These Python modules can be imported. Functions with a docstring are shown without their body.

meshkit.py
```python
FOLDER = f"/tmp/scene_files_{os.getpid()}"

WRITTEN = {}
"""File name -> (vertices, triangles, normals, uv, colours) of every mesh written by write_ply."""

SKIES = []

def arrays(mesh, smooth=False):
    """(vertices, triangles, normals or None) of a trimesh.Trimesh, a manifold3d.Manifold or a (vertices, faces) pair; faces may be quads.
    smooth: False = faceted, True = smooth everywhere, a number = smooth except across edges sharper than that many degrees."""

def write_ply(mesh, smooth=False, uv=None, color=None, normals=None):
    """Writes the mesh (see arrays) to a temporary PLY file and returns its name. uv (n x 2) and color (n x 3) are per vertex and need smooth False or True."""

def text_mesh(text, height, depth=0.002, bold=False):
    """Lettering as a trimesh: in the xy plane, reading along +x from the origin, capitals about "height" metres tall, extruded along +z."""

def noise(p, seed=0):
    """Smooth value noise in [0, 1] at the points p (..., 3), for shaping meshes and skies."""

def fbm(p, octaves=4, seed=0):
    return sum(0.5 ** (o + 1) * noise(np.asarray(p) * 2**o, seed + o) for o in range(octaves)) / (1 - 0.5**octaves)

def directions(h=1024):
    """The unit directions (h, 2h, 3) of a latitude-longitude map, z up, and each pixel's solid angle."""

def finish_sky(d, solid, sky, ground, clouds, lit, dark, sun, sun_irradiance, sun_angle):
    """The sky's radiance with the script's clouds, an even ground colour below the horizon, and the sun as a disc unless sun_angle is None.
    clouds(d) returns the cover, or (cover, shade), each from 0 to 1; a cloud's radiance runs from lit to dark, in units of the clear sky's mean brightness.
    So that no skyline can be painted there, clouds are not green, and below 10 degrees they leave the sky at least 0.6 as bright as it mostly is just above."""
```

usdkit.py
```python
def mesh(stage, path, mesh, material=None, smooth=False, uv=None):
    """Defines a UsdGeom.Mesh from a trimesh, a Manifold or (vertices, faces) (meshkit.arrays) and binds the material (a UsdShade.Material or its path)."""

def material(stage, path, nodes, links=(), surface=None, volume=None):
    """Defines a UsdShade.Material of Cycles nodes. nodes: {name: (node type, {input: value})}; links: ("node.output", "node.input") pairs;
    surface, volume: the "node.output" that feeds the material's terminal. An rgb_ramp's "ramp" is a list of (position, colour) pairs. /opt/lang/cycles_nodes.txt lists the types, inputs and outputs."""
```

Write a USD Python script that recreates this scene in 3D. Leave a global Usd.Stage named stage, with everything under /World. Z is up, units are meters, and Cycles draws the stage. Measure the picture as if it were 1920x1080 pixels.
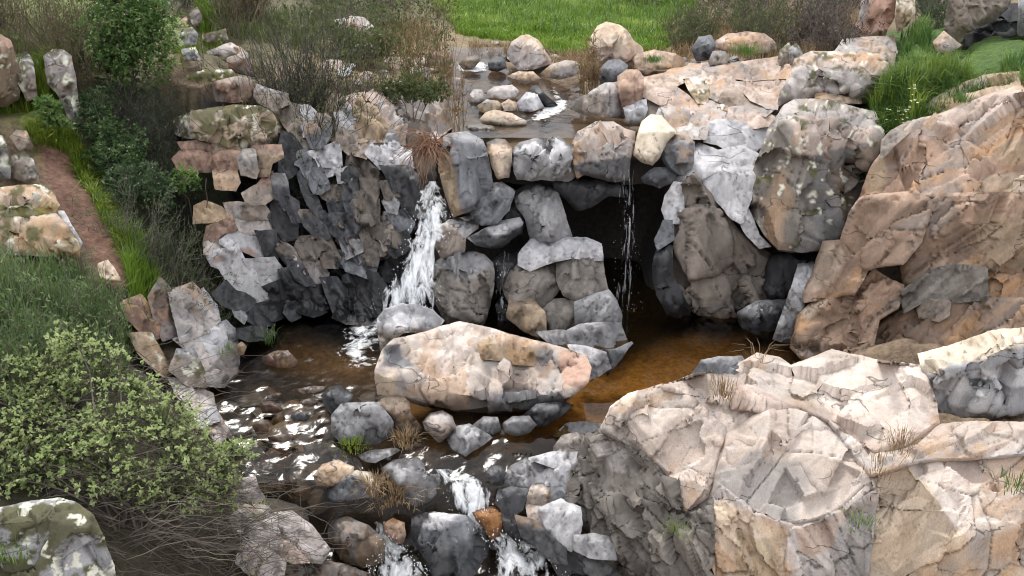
import math, re, numpy as np, usdkit, meshkit
from pxr import Usd, UsdGeom, UsdLux, UsdShade, Sdf, Gf, Vt
from scipy.spatial import Delaunay, cKDTree
from scipy.interpolate import LinearNDInterpolator, NearestNDInterpolator
from scipy.ndimage import minimum_filter, gaussian_filter
from shapely.geometry import Polygon, LineString, Point
import shapely

stage = Usd.Stage.CreateInMemory()
UsdGeom.SetStageUpAxis(stage, 'Z'); UsdGeom.SetStageMetersPerUnit(stage, 1.0)
UsdGeom.Xform.Define(stage, '/World'); UsdGeom.Scope.Define(stage, '/World/Looks')

# ------------------------------------------------------------------ camera, sky, sun, exposure
FPX, EYE, PITCH = 1663.0, np.array([0.0, 0.0, 5.0]), math.radians(24)
cam = UsdGeom.Camera.Define(stage, '/World/camera')
cam.CreateHorizontalApertureAttr(36.0); cam.CreateVerticalApertureAttr(20.25)
cam.CreateFocalLengthAttr(36.0 * FPX / 1920); cam.CreateClippingRangeAttr((0.05, 5000.0))
_c, _s = math.cos(PITCH), math.sin(PITCH)
cam.AddTransformOp().Set(Gf.Matrix4d(1, 0, 0, 0, 0, _s, _c, 0, 0, -_c, _s, 0, 0, 0, 5.0, 1))
cam.CreateExposureAttr(1.07)

SUN_EL, SUN_AZ = math.radians(58), math.radians(-25)          # azimuth: atan2(x, y) of the direction towards the sun
sunv = np.array([math.cos(SUN_EL) * math.sin(SUN_AZ), math.cos(SUN_EL) * math.cos(SUN_AZ), math.sin(SUN_EL)])
usdkit.material(stage, '/World/Looks/sky', {
    'co': ('texture_coordinate', {}), 'n': ('noise_texture', {'scale': 2.2, 'detail': 6.0, 'roughness': 0.55}),
    'r': ('rgb_ramp', {'ramp': [(0.25, (0.62, 0.62, 0.62)), (0.6, (0.95, 0.95, 0.95))]}),
    'sk': ('sky_texture', {'sky_type': 'single_scattering', 'sun_disc': False, 'sun_elevation': SUN_EL, 'sun_rotation': SUN_AZ}),
    'cz': ('separate_xyz', {}), 'cv': ('map_range', {'from_min': 0.0, 'from_max': 1.0, 'to_min': 0.35, 'to_max': 1.3, 'clamp': True}), 'c0': ('color', {'value': (9.7, 9.7, 9.9)}), 'cl': ('mix', {'mix_type': 'multiply', 'fac': 1.0}), 'm': ('mix', {'mix_type': 'mix'}),
    'b': ('background_shader', {'strength': 0.085})},
    [('co.generated', 'n.vector'), ('n.fac', 'r.fac'), ('r.color', 'm.fac'), ('co.generated', 'cz.vector'), ('cz.z', 'cv.value'), ('c0.color', 'cl.color1'), ('cv.result', 'cl.color2'), ('sk.color', 'm.color1'), ('cl.color', 'm.color2'), ('m.color', 'b.color')], surface='b.background')
dome = UsdLux.DomeLight.Define(stage, '/World/sky')
dome.GetPrim().SetCustomDataByKey('kind', 'structure')
UsdShade.MaterialBindingAPI.Apply(dome.GetPrim()).Bind(UsdShade.Material.Get(stage, '/World/Looks/sky'))
sun = UsdLux.DistantLight.Define(stage, '/World/sun')
sun.CreateIntensityAttr(0.4); sun.CreateAngleAttr(14.0); sun.CreateColorAttr((1.0, 0.95, 0.88)); sun.CreateNormalizeAttr(True)
_z = Gf.Vec3d(*map(float, sunv)); _x = Gf.Cross(Gf.Vec3d(0, 0, 1), _z).GetNormalized(); _y = Gf.Cross(_z, _x)
sun.AddTransformOp().Set(Gf.Matrix4d(*_x, 0, *_y, 0, *_z, 0, 0, 0, 0, 1))

# ------------------------------------------------------------------ helpers
def hsh(i, seed):
    i = np.asarray(i, np.int64)
    h = (i[..., 0] * 73856093 ^ i[..., 1] * 19349663 ^ i[..., 2] * 83492791 ^ (seed * 2654435761)) & 0xFFFFFFFF
    out = []
    for k in range(4):
        h = ((h ^ (h >> 16)) * 0x45D9F3B) & 0xFFFFFFFF
        h = ((h ^ (h >> 15)) * 0x2C1B3C6D + 12345 * (k + 1)) & 0xFFFFFFFF
        h = h ^ (h >> 13)
        out.append((h & 0xFFFFFF) / 16777215.0)
    return np.stack(out, -1)

def cells(p, seed):
    """The two nearest jittered-grid cells of each point: (d1, d2, vector from centre 1, vector from centre 2, random 4 of cell 1, random 4 of cell 2)."""
    b = np.floor(p).astype(np.int64)
    n = len(p)
    d1 = np.full(n, 9.0); d2 = np.full(n, 9.0); i1 = np.zeros((n, 3), np.int64); i2 = i1.copy(); v1 = np.zeros((n, 3)); v2 = v1.copy()
    for off in np.ndindex(3, 3, 3):
        c = b + np.array(off) - 1
        v = p - (c + 0.5 + 0.9 * (hsh(c, seed)[:, :3] - 0.5))
        d = np.sqrt((v * v).sum(1))
        a = d < d1; m = (d < d2) & ~a
        d2 = np.where(a, d1, np.where(m, d, d2)); i2[a] = i1[a]; v2[a] = v1[a]; i2[m] = c[m]; v2[m] = v[m]
        d1 = np.where(a, d, d1); i1[a] = c[a]; v1[a] = v[a]
    return d1, d2, v1, v2, hsh(i1, seed + 7), hsh(i2, seed + 7)

def facets(p, seed, tilt):
    d1, d2, v1, v2, r1, r2 = cells(p, seed)
    h1 = (r1[:, 3] - 0.5) * 0.5 + tilt * ((r1[:, :3] - 0.5) * 2 * v1).sum(1)
    h2 = (r2[:, 3] - 0.5) * 0.5 + tilt * ((r2[:, :3] - 0.5) * 2 * v2).sum(1)
    return np.minimum(h1, h2), d2 - d1, r1

sstep = lambda a, b, x: (lambda t: t * t * (3 - 2 * t))(np.clip((x - a) / (b - a), 0, 1))
def vnoise(p, seed):
    i = np.floor(p).astype(np.int64); t = p - i; t = t * t * t * (t * (t * 6 - 15) + 10); out = 0
    for o in np.ndindex(2, 2, 2):
        c = i + np.array(o)
        h = (c[..., 0] * 0x9E3779B1 + c[..., 1] * 0x85EBCA77 + c[..., 2] * 0xC2B2AE3D + seed * 0x27D4EB2F) & 0xFFFFFFFF
        h = ((h ^ (h >> 15)) * 0x2C1B3C6D) & 0xFFFFFFFF; h = ((h ^ (h >> 12)) * 0x297A2D39) & 0xFFFFFFFF; h = h ^ (h >> 15)
        w = np.prod(np.where(np.array(o), t, 1 - t), -1); out = out + (h & 0xFFFFFF) / 16777215.0 * w
    return out
_TURN = np.array([[.36, .48, -.8], [-.8, .6, 0], [.48, .64, .6]])
def fbm(p, s, seed, o=4):
    p = np.asarray(p, float) * s + 3.7 * (seed % 13); out = 0
    for k in range(o):
        out = out + 0.5 ** (k + 1) * vnoise(p, seed + k); p = (p @ _TURN) * 2.03
    return out / (1 - 0.5 ** o)

def ray(px, py):
    px, py = np.asarray(px, float), np.asarray(py, float)
    v = (540 - py) / FPX
    return (px - 960) / FPX, _c + _s * v, -_s + _c * v
def atY(px, py, Y):
    dx, dy, dz = ray(px, py); t = np.asarray(Y) / dy
    return np.stack([dx * t, dy * t, 5 + dz * t], -1)
def atZ(px, py, z):
    dx, dy, dz = ray(px, py); t = (np.asarray(z) - 5) / dz
    return np.stack([dx * t, dy * t, 5 + dz * t], -1)
def project(p):
    q = np.asarray(p, float) - EYE
    u = q[..., 1] * _s + q[..., 2] * _c; w = np.maximum(q[..., 1] * _c - q[..., 2] * _s, 1e-3)
    return 960 + FPX * q[..., 0] / w, 540 - FPX * u / w

VIEWS = dict(F=(0, 0, 1), V1=(0, 0, 3), V2=(640, 0, 3), V3=(1280, 0, 3), V4=(0, 360, 3), V5=(640, 360, 3), V6=(1280, 360, 3), V7=(0, 720, 3), V8=(640, 720, 3), V9=(1280, 720, 3),
             Z1=(320, 160, 6), Z2=(480, 160, 6), Z3=(340, 320, 6), Z4=(500, 320, 6), Z5=(380, 450, 4.8), Z6=(1180, 100, 6), Z7=(1180, 250, 4.571))
def pts(text, view='F'):
    ox, oy, s = VIEWS[view]
    a = np.array([[float(q) for q in w.split(',')] for w in text.split()])
    return a / s + (ox, oy)

# where the ground and the rock faces stand: (picture x, picture y, distance along y in metres)
NET = np.array([
 (-400,-60,12),(0,-60,15),(300,-60,19),(600,-60,24),(960,-60,30),(1400,-60,24),(1920,-60,17),(2300,-60,14),
 (-400,60,9.5),(0,0,12.5),(0,60,11),(300,0,15),(330,90,12.5),(240,170,11.4),(450,170,11.6),(600,180,11.9),(600,100,14),(600,0,20),(800,100,15.5),(860,0,22),
 (1200,0,23),(1250,80,17),(1450,100,14.5),(1450,30,17.5),(1650,80,13),(1800,100,12),(1900,60,12),(1920,0,14),(1650,250,10.4),(1760,190,10.6),(1920,170,10),(2300,170,8.5),
 (930,100,15.5),(900,150,14.3),(1050,180,13.3),(1060,240,12),(960,240,11.9),(700,190,12),(1130,125,14.5),(1250,150,13),(1450,215,11.6),
 (860,405,10.5),(1150,340,10.9),(1030,450,10.4),(900,605,10.05),(1050,630,9.85),(1100,690,9.3),(770,640,9.6),(750,480,10.6),(800,345,11),
 (560,580,10.3),(700,590,10.3),(470,570,9.9),(400,480,9.7),(480,340,10.3),(360,330,10.5),(620,400,10.9),(700,300,11.2),(600,250,11.5),(760,300,11.2),(540,250,11.2),
 (1300,590,10.2),(1250,480,10.4),(1300,320,10.8),(1390,600,10.1),(1450,635,9.7),(1520,470,10.0),(1500,300,10.6),(1560,240,10.8),
 (1600,680,9.0),(1490,670,9.2),(1900,680,8.3),(2300,680,7),(1650,375,9.6),(1850,375,9.2),(1900,480,8.9),
  (1350,1080,5.9),(1640,1080,5.9),(1920,1080,5.9),(2300,1080,5.7),
(1210,165,12.6),(1480,120,13.0),(1350,125,13.3),(1330,230,11.6),(1440,330,10.75),(1440,450,10.3),(1370,395,10.6),(1400,215,11.75),(1290,205,12.0),
(1600,780,8.9),(1490,740,9.15),(1900,800,8.2),(2300,800,6.9),
 (960,1080,6.45),(820,1080,6.4),(650,1080,6.35),(480,1080,6.0),(440,960,6.7),(600,900,6.97),(700,900,7.0),(760,950,6.95),(860,900,7.05),(1000,900,7.05),(1000,820,7.6),(900,820,7.65),
 (700,830,7.5),(640,830,7.5),(830,830,7.5),(720,760,8.2),(900,770,8.15),(1080,740,8.35),(600,740,8.4),(430,725,8.45),(440,800,7.6),(330,720,8.0),(300,600,8.4),
 (200,750,6.8),(0,700,6.4),(0,900,5.6),(250,960,5.7),(0,1080,4.8),(200,1080,5.1),(-400,1080,3.8),(-400,700,5.2),(-400,400,7),(350,1080,5.6),
 (0,530,7.6),(210,525,8.2),(250,420,9.2),(110,280,10.1),(0,330,9.2),(160,240,10.6),(300,330,10.3),(330,480,9.3),(0,180,10.2)], float)
NETF = np.array([(1240,725,7.15),(1420,667,7.6),(1560,660,7.55),(1740,690,7.1),(1310,748,6.95),(1420,768,6.8),(1500,766,6.8),(1565,792,6.65),(1640,850,6.3),(1758,790,6.55),(1700,740,6.85),
 (1130,800,6.97),(1150,765,7.02),(1205,840,6.72),(1180,742,7.12),(1260,900,6.5),(1290,962,6.35),(1360,800,6.7),(1345,890,6.4),(1415,960,6.12),(1480,985,6.02),(1580,955,6.02),(1640,917,6.0),(1480,860,6.42),(1560,860,6.36),
 (1340,1000,6.1),(1340,1110,6.0),(1480,1040,5.97),(1480,1115,5.9),(1620,1000,5.95),(1620,1115,5.85),(1070,932,6.78),(1098,828,7.02),(1090,977,6.72),(1130,1035,6.5),(1200,1085,6.35),(1200,950,6.52),(1250,1000,6.32),
 (1645,897,5.97),(1700,868,5.97),(1724,862,6.05),(1800,820,6.2),(1960,798,6.1),(1750,930,5.75),(1790,985,5.6),(1830,1005,5.55),(1960,960,5.5),(1640,1000,5.88),(1690,1000,5.84),(1720,1115,5.62),(1800,1115,5.45),(1960,1115,5.35)], float)       # the faces of the foreground outcrop
_netf = LinearNDInterpolator(NETF[:, :2], NETF[:, 2]); _netfn = NearestNDInterpolator(NETF[:, :2], NETF[:, 2])
def foreY(px, py):
    y = _netf(px, py)
    return np.where(np.isnan(y), _netfn(px, py), y)
_net = LinearNDInterpolator(NET[:, :2], NET[:, 2]); _netn = NearestNDInterpolator(NET[:, :2], NET[:, 2])
def netY(px, py):
    y = _net(px, py)
    return np.where(np.isnan(y), _netn(px, py), y)

_used = {}
def path_for(parent, name):
    k = _used.get((parent, name), -1) + 1; _used[(parent, name)] = k
    return f'{parent}/{name}' + (f'_{k:03d}' if k else '')
def tag(prim, label=None, cat=None, group=None, kind=None):
    for k, v in (('label', label), ('category', cat), ('group', group), ('kind', kind)):
        if v: prim.SetCustomDataByKey(k, v)
    return prim
def thing(name, label, cat, group=None, loc=(0, 0, 0)):
    x = UsdGeom.Xform.Define(stage, path_for('/World', name)); x.AddTranslateOp().Set(Gf.Vec3d(*map(float, loc)))
    tag(x.GetPrim(), label, cat, group); return str(x.GetPath())
def put(name, v, f, mat, parent='/World', normals=None, tint=None, wet=None):
    m = usdkit.mesh(stage, path_for(parent, name), (np.asarray(v, float), np.asarray(f, int)), '/World/Looks/' + mat)
    if normals is not None:
        m.CreateNormalsAttr(Vt.Vec3fArray.FromNumpy(np.asarray(normals, np.float32))); m.SetNormalsInterpolation('vertex')
    api = UsdGeom.PrimvarsAPI(m)
    if tint is not None:
        api.CreatePrimvar('tint', Sdf.ValueTypeNames.Color3fArray, 'vertex').Set(Vt.Vec3fArray.FromNumpy(np.asarray(tint, np.float32)))
    if wet is not None:
        api.CreatePrimvar('wet', Sdf.ValueTypeNames.FloatArray, 'vertex').Set(Vt.FloatArray.FromNumpy(np.asarray(wet, np.float32)))
    return m.GetPrim()
def vnormals(v, f):
    n = np.zeros_like(v); c = np.cross(v[f[:, 1]] - v[f[:, 0]], v[f[:, 2]] - v[f[:, 0]])
    for k in range(3): np.add.at(n, f[:, k], c)
    return n / np.maximum(np.linalg.norm(n, axis=1, keepdims=True), 1e-12)

# ------------------------------------------------------------------ materials
def simple(name, color, rough=0.7, **kw):
    return usdkit.material(stage, '/World/Looks/' + name, {'p': ('principled_bsdf', dict(base_color=color, roughness=rough, **kw))}, surface='p.BSDF')
usdkit.material(stage, '/World/Looks/rock', {
    'g': ('geometry', {}), 't': ('attribute', {'attribute': 'tint'}), 'w': ('attribute', {'attribute': 'wet'}),
    'n1': ('noise_texture', {'scale': 9.0, 'detail': 5.0, 'roughness': 0.66}),
    'r1': ('rgb_ramp', {'ramp': [(0.28, (0.78, 0.77, 0.76)), (0.5, (1.0, 1.0, 1.0)), (0.75, (1.14, 1.14, 1.14))]}),
    'n2': ('noise_texture', {'scale': 80.0, 'detail': 3.0, 'roughness': 0.7}),
    'r2': ('rgb_ramp', {'ramp': [(0.3, (0.72, 0.70, 0.68)), (0.52, (1.0, 1.0, 1.0)), (0.75, (1.15, 1.15, 1.15))]}),
    'mp': ('mapping', {'rotation': (0.35, 0.5, 0.2), 'scale': (1.0, 1.0, 2.6)}),
    'c': ('noise_texture', {'scale': 1.0, 'detail': 4.0, 'roughness': 0.42}), 'c1': ('math', {'math_type': 'subtract', 'value2': 0.5}), 'c2': ('math', {'math_type': 'absolute'}),
    'cm': ('noise_texture', {'scale': 1.6, 'detail': 1.0}), 'cm2': ('map_range', {'from_min': 0.46, 'from_max': 0.56, 'to_min': 0.02, 'to_max': 0.0, 'clamp': True}), 'c3': ('math', {'math_type': 'add'}),
    'cr': ('map_range', {'from_min': 0.001, 'from_max': 0.006, 'to_min': 0.2, 'to_max': 1.0, 'clamp': True}),
    'm1': ('mix', {'mix_type': 'multiply', 'fac': 1.0}), 'm2': ('mix', {'mix_type': 'multiply', 'fac': 0.8}), 'm3': ('mix', {'mix_type': 'multiply', 'fac': 0.85}),
    'rg': ('mix_float', {'a': 0.82, 'b': 0.22}), 'b1': ('bump', {'strength': 0.3, 'distance': 0.02}), 'mg': ('mapping', {'rotation': (0.1, 0.12, 0.3), 'scale': (1.5, 1.5, 0.55)}), 'b2': ('bump', {'strength': 0.45, 'distance': 0.010}),
    'p': ('principled_bsdf', {'specular_ior_level': 0.4})},
    [('g.position', 'mg.vector'), ('mg.vector', 'n1.vector'), ('mg.vector', 'n2.vector'), ('g.position', 'mp.vector'), ('mp.vector', 'c.vector'), ('g.position', 'cm.vector'), ('c.fac', 'c1.value1'), ('c1.value', 'c2.value1'), ('cm.fac', 'cm2.value'), ('c2.value', 'c3.value1'), ('cm2.result', 'c3.value2'), ('c3.value', 'cr.value'),
     ('n1.fac', 'r1.fac'), ('n2.fac', 'r2.fac'), ('t.color', 'm1.color1'), ('r1.color', 'm1.color2'), ('m1.color', 'm2.color1'),
     ('r2.color', 'm2.color2'), ('m2.color', 'm3.color1'), ('cr.result', 'm3.color2'), ('m3.color', 'p.base_color'), ('w.fac', 'rg.fac'), ('rg.result', 'p.roughness'), ('n1.fac', 'b1.height'), ('b1.normal', 'b2.normal'), ('n2.fac', 'b2.height'), ('b2.normal', 'p.normal')], surface='p.BSDF')
usdkit.material(stage, '/World/Looks/soil', {
    'g': ('geometry', {}), 't': ('attribute', {'attribute': 'tint'}),
    'n1': ('noise_texture', {'scale': 14.0, 'detail': 5.0, 'roughness': 0.7}), 'r1': ('rgb_ramp', {'ramp': [(0.3, (0.45, 0.45, 0.45)), (0.7, (1.45, 1.4, 1.35))]}),
    'm1': ('mix', {'mix_type': 'multiply', 'fac': 1.0}), 'b1': ('bump', {'strength': 0.9, 'distance': 0.04}), 'p': ('principled_bsdf', {'roughness': 0.9})},
    [('g.position', 'n1.vector'), ('n1.fac', 'r1.fac'), ('t.color', 'm1.color1'), ('r1.color', 'm1.color2'), ('m1.color', 'p.base_color'), ('n1.fac', 'b1.height'), ('b1.normal', 'p.normal')], surface='p.BSDF')
def leaf_mat(name, c1, c2, trans=0.35, rough=0.5, scale=6.0):
    usdkit.material(stage, '/World/Looks/' + name, {
        'g': ('geometry', {}), 'n': ('noise_texture', {'scale': scale, 'detail': 1.0}), 'ad': ('math', {'math_type': 'multiply_add', 'value2': 0.45, 'value3': -0.22}), 'a2': ('math', {'math_type': 'add', 'value2': 0.0}),
        'r': ('rgb_ramp', {'ramp': [(0.25, c1), (0.7, c2)]}), 'p': ('principled_bsdf', {'roughness': rough, 'specular_ior_level': 0.4}), 'tr': ('translucent_bsdf', {}), 'm': ('mix_closure', {'fac': trans})},
        [('g.position', 'n.vector'), ('g.random_per_island', 'ad.value1'), ('n.fac', 'a2.value1'), ('ad.value', 'a2.value2'), ('a2.value', 'r.fac'), ('r.color', 'p.base_color'), ('r.color', 'tr.color'), ('p.BSDF', 'm.closure1'), ('tr.BSDF', 'm.closure2')], surface='m.closure')
leaf_mat('leaf_pale', (0.38, 0.47, 0.20), (0.66, 0.72, 0.42), trans=0.45)
leaf_mat('leaf_dark', (0.045, 0.09, 0.03), (0.17, 0.25, 0.09), rough=0.3)
leaf_mat('leaf_green', (0.08, 0.15, 0.04), (0.30, 0.42, 0.15), rough=0.3)
leaf_mat('twig_dark', (0.035, 0.03, 0.028), (0.12, 0.10, 0.085), trans=0.0, rough=0.9)
leaf_mat('leaf_grey', (0.055, 0.09, 0.042), (0.17, 0.23, 0.11))
leaf_mat('leaf_olive', (0.075, 0.10, 0.035), (0.23, 0.26, 0.09))
leaf_mat('grass_bright', (0.15, 0.25, 0.03), (0.42, 0.52, 0.12), scale=0.9)
leaf_mat('grass_soft', (0.10, 0.16, 0.055), (0.30, 0.39, 0.18), scale=3.0)
leaf_mat('grass_lush', (0.07, 0.14, 0.03), (0.32, 0.44, 0.12), scale=1.6)
leaf_mat('grass_yellow', (0.13, 0.20, 0.02), (0.32, 0.38, 0.05), scale=4.0)
leaf_mat('grass_dry', (0.22, 0.15, 0.08), (0.48, 0.37, 0.22), trans=0.2, rough=0.8, scale=5.0)
leaf_mat('twig', (0.07, 0.058, 0.05), (0.24, 0.20, 0.17), trans=0.0, rough=0.9, scale=5.0)
leaf_mat('twig_brown', (0.09, 0.06, 0.045), (0.24, 0.17, 0.12), trans=0.0, rough=0.9, scale=5.0)
simple('petal', (0.8, 0.8, 0.74), 0.6)
def water(name, tint, scale, strength, rough=0.06):
    n = {'g': ('geometry', {}), 'mp': ('mapping', {'scale': (1.0, 1.0, 1.0)}), 'n': ('noise_texture', {'scale': scale, 'detail': 2.5, 'roughness': 0.5, 'distortion': 0.6}), 'b': ('bump', {'strength': strength, 'distance': 0.05}),
         'f': ('fresnel', {'IOR': 1.33}), 't': ('transparent_bsdf', {'color': tint}), 'gl': ('glossy_bsdf', {'color': (1, 1, 1), 'roughness': rough}), 'm': ('mix_closure', {})}
    l = [('g.position', 'mp.vector'), ('mp.vector', 'n.vector'), ('n.fac', 'b.height'), ('b.normal', 'f.normal'), ('b.normal', 'gl.normal'), ('f.fac', 'm.fac'), ('t.BSDF', 'm.closure1'), ('gl.BSDF', 'm.closure2')]
    usdkit.material(stage, '/World/Looks/' + name, n, l, surface='m.closure')
water('pool_water', (0.74, 0.60, 0.38), 3.5, 0.10)
water('stream_water', (0.66, 0.59, 0.50), 6.0, 0.2, 0.15)
def foam_mat(name, stretch, lo, hi, scale=7.0):
    usdkit.material(stage, '/World/Looks/' + name, {
        'g': ('geometry', {}), 'mp': ('mapping', {'scale': stretch}), 'n': ('noise_texture', {'scale': scale, 'detail': 5.0, 'roughness': 0.65, 'distortion': 0.8}), 'a': ('attribute', {'attribute': 'wet'}),
        'ad': ('math', {'math_type': 'add'}), 'r': ('map_range', {'from_min': lo, 'from_max': hi, 'clamp': True}), 'b': ('bump', {'strength': 0.8, 'distance': 0.05}),
        'p': ('principled_bsdf', {'base_color': (0.86, 0.89, 0.92), 'roughness': 0.35}), 't': ('transparent_bsdf', {'color': (1, 1, 1)}), 'm': ('mix_closure', {})},
        [('g.position', 'mp.vector'), ('mp.vector', 'n.vector'), ('n.fac', 'ad.value1'), ('a.fac', 'ad.value2'), ('ad.value', 'r.value'), ('r.result', 'm.fac'), ('n.fac', 'b.height'), ('b.normal', 'p.normal'), ('t.BSDF', 'm.closure1'), ('p.BSDF', 'm.closure2')], surface='m.closure')
foam_mat('falling_water', (1.3, 1.0, 0.24), 0.40, 0.66)
foam_mat('thin_fall', (3.0, 1.0, 0.25), 0.52, 0.95, 9.0)
foam_mat('foam', (1.0, 1.0, 1.0), 0.46, 0.68, 9.0)
simple('droplet', (0.9, 0.92, 0.95), 0.2)

# ------------------------------------------------------------------ rocks
A = np.array
TONES = {k: [A(c) for c in v] for k, v in dict(
 tan=((.47,.38,.29),(.41,.31,.24),(.54,.46,.38)), pink=((.45,.355,.305),(.36,.275,.23),(.52,.45,.405)), pale=((.51,.44,.39),(.43,.355,.305),(.57,.52,.485)), cream=((.60,.52,.41),(.56,.47,.37),(.64,.58,.49)),
 rust=((.37,.255,.19),(.25,.17,.125),(.46,.345,.27)), dkrust=((.235,.16,.115),(.155,.108,.08),(.33,.24,.18)), stone=((.185,.165,.148),(.125,.112,.10),(.26,.24,.22)), dkbrown=((.13,.11,.095),(.09,.078,.068),(.19,.165,.145)), red=((.42,.27,.21),(.36,.21,.16),(.50,.36,.29)), brown=((.19,.14,.10),(.14,.105,.08),(.27,.21,.155)), ochre=((.33,.25,.165),(.25,.185,.125),(.42,.34,.25)),  # stone, dkbrown, dkrust: toned down, partly for shade on upright faces
 greybrown=((.25,.21,.18),(.18,.155,.135),(.33,.28,.245)), grey=((.27,.27,.28),(.20,.20,.21),(.36,.36,.37)), lgrey=((.45,.45,.47),(.36,.36,.38),(.54,.53,.54)), pinkgrey=((.40,.365,.35),(.32,.285,.27),(.48,.455,.445)),
 slate=((.14,.147,.163),(.10,.106,.118),(.22,.228,.245)), dark=((.055,.057,.064),(.036,.038,.044),(.11,.112,.118)), black=((.026,.027,.031),(.017,.018,.021),(.055,.055,.06)),
 moss=((.13,.125,.035),(.20,.18,.05),(.36,.36,.27)), wetorange=((.22,.10,.035),(.14,.07,.03),(.32,.17,.07)), redbrown=((.20,.125,.095),(.14,.09,.07),(.28,.19,.15))).items()}
LICHEN = [A((.58,.58,.49)), A((.06,.058,.016)), A((.42,.43,.33))]
FRONTS = []                                    # the visible surface points of all rocks: the ground stays below them
def water_level(x, y):
    """Height of the water: upper creek, lower pool, stream and cascades."""
    z = np.where(y > 10.9, 2.1 + 0.1 * np.clip(y - 12.6, 0, 4), 0.0)
    s = np.interp(y, [4, 6.3, 6.8, 7.1, 7.6, 8.2], [-.9, -.85, -.78, -.24, -.08, 0.0])
    return np.where(y < 8.2, s, z)

def subdivide(poly, step, rng, rough):
    out = []
    for a, b in zip(poly, np.roll(poly, -1, 0)):
        n = max(1, int(round(np.linalg.norm(b - a) / step)))
        t = np.arange(n)[:, None] / n
        q = a + (b - a) * t
        nn = A([-(b - a)[1], (b - a)[0]]) / max(np.linalg.norm(b - a), 1e-6)
        w = np.cumsum(rng.normal(0, 1, n)); w = w - np.linspace(0, w[-1], n) if n > 1 else w * 0
        out.append(q + nn * (w * rough)[:, None])
    return np.vstack(out)

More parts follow.
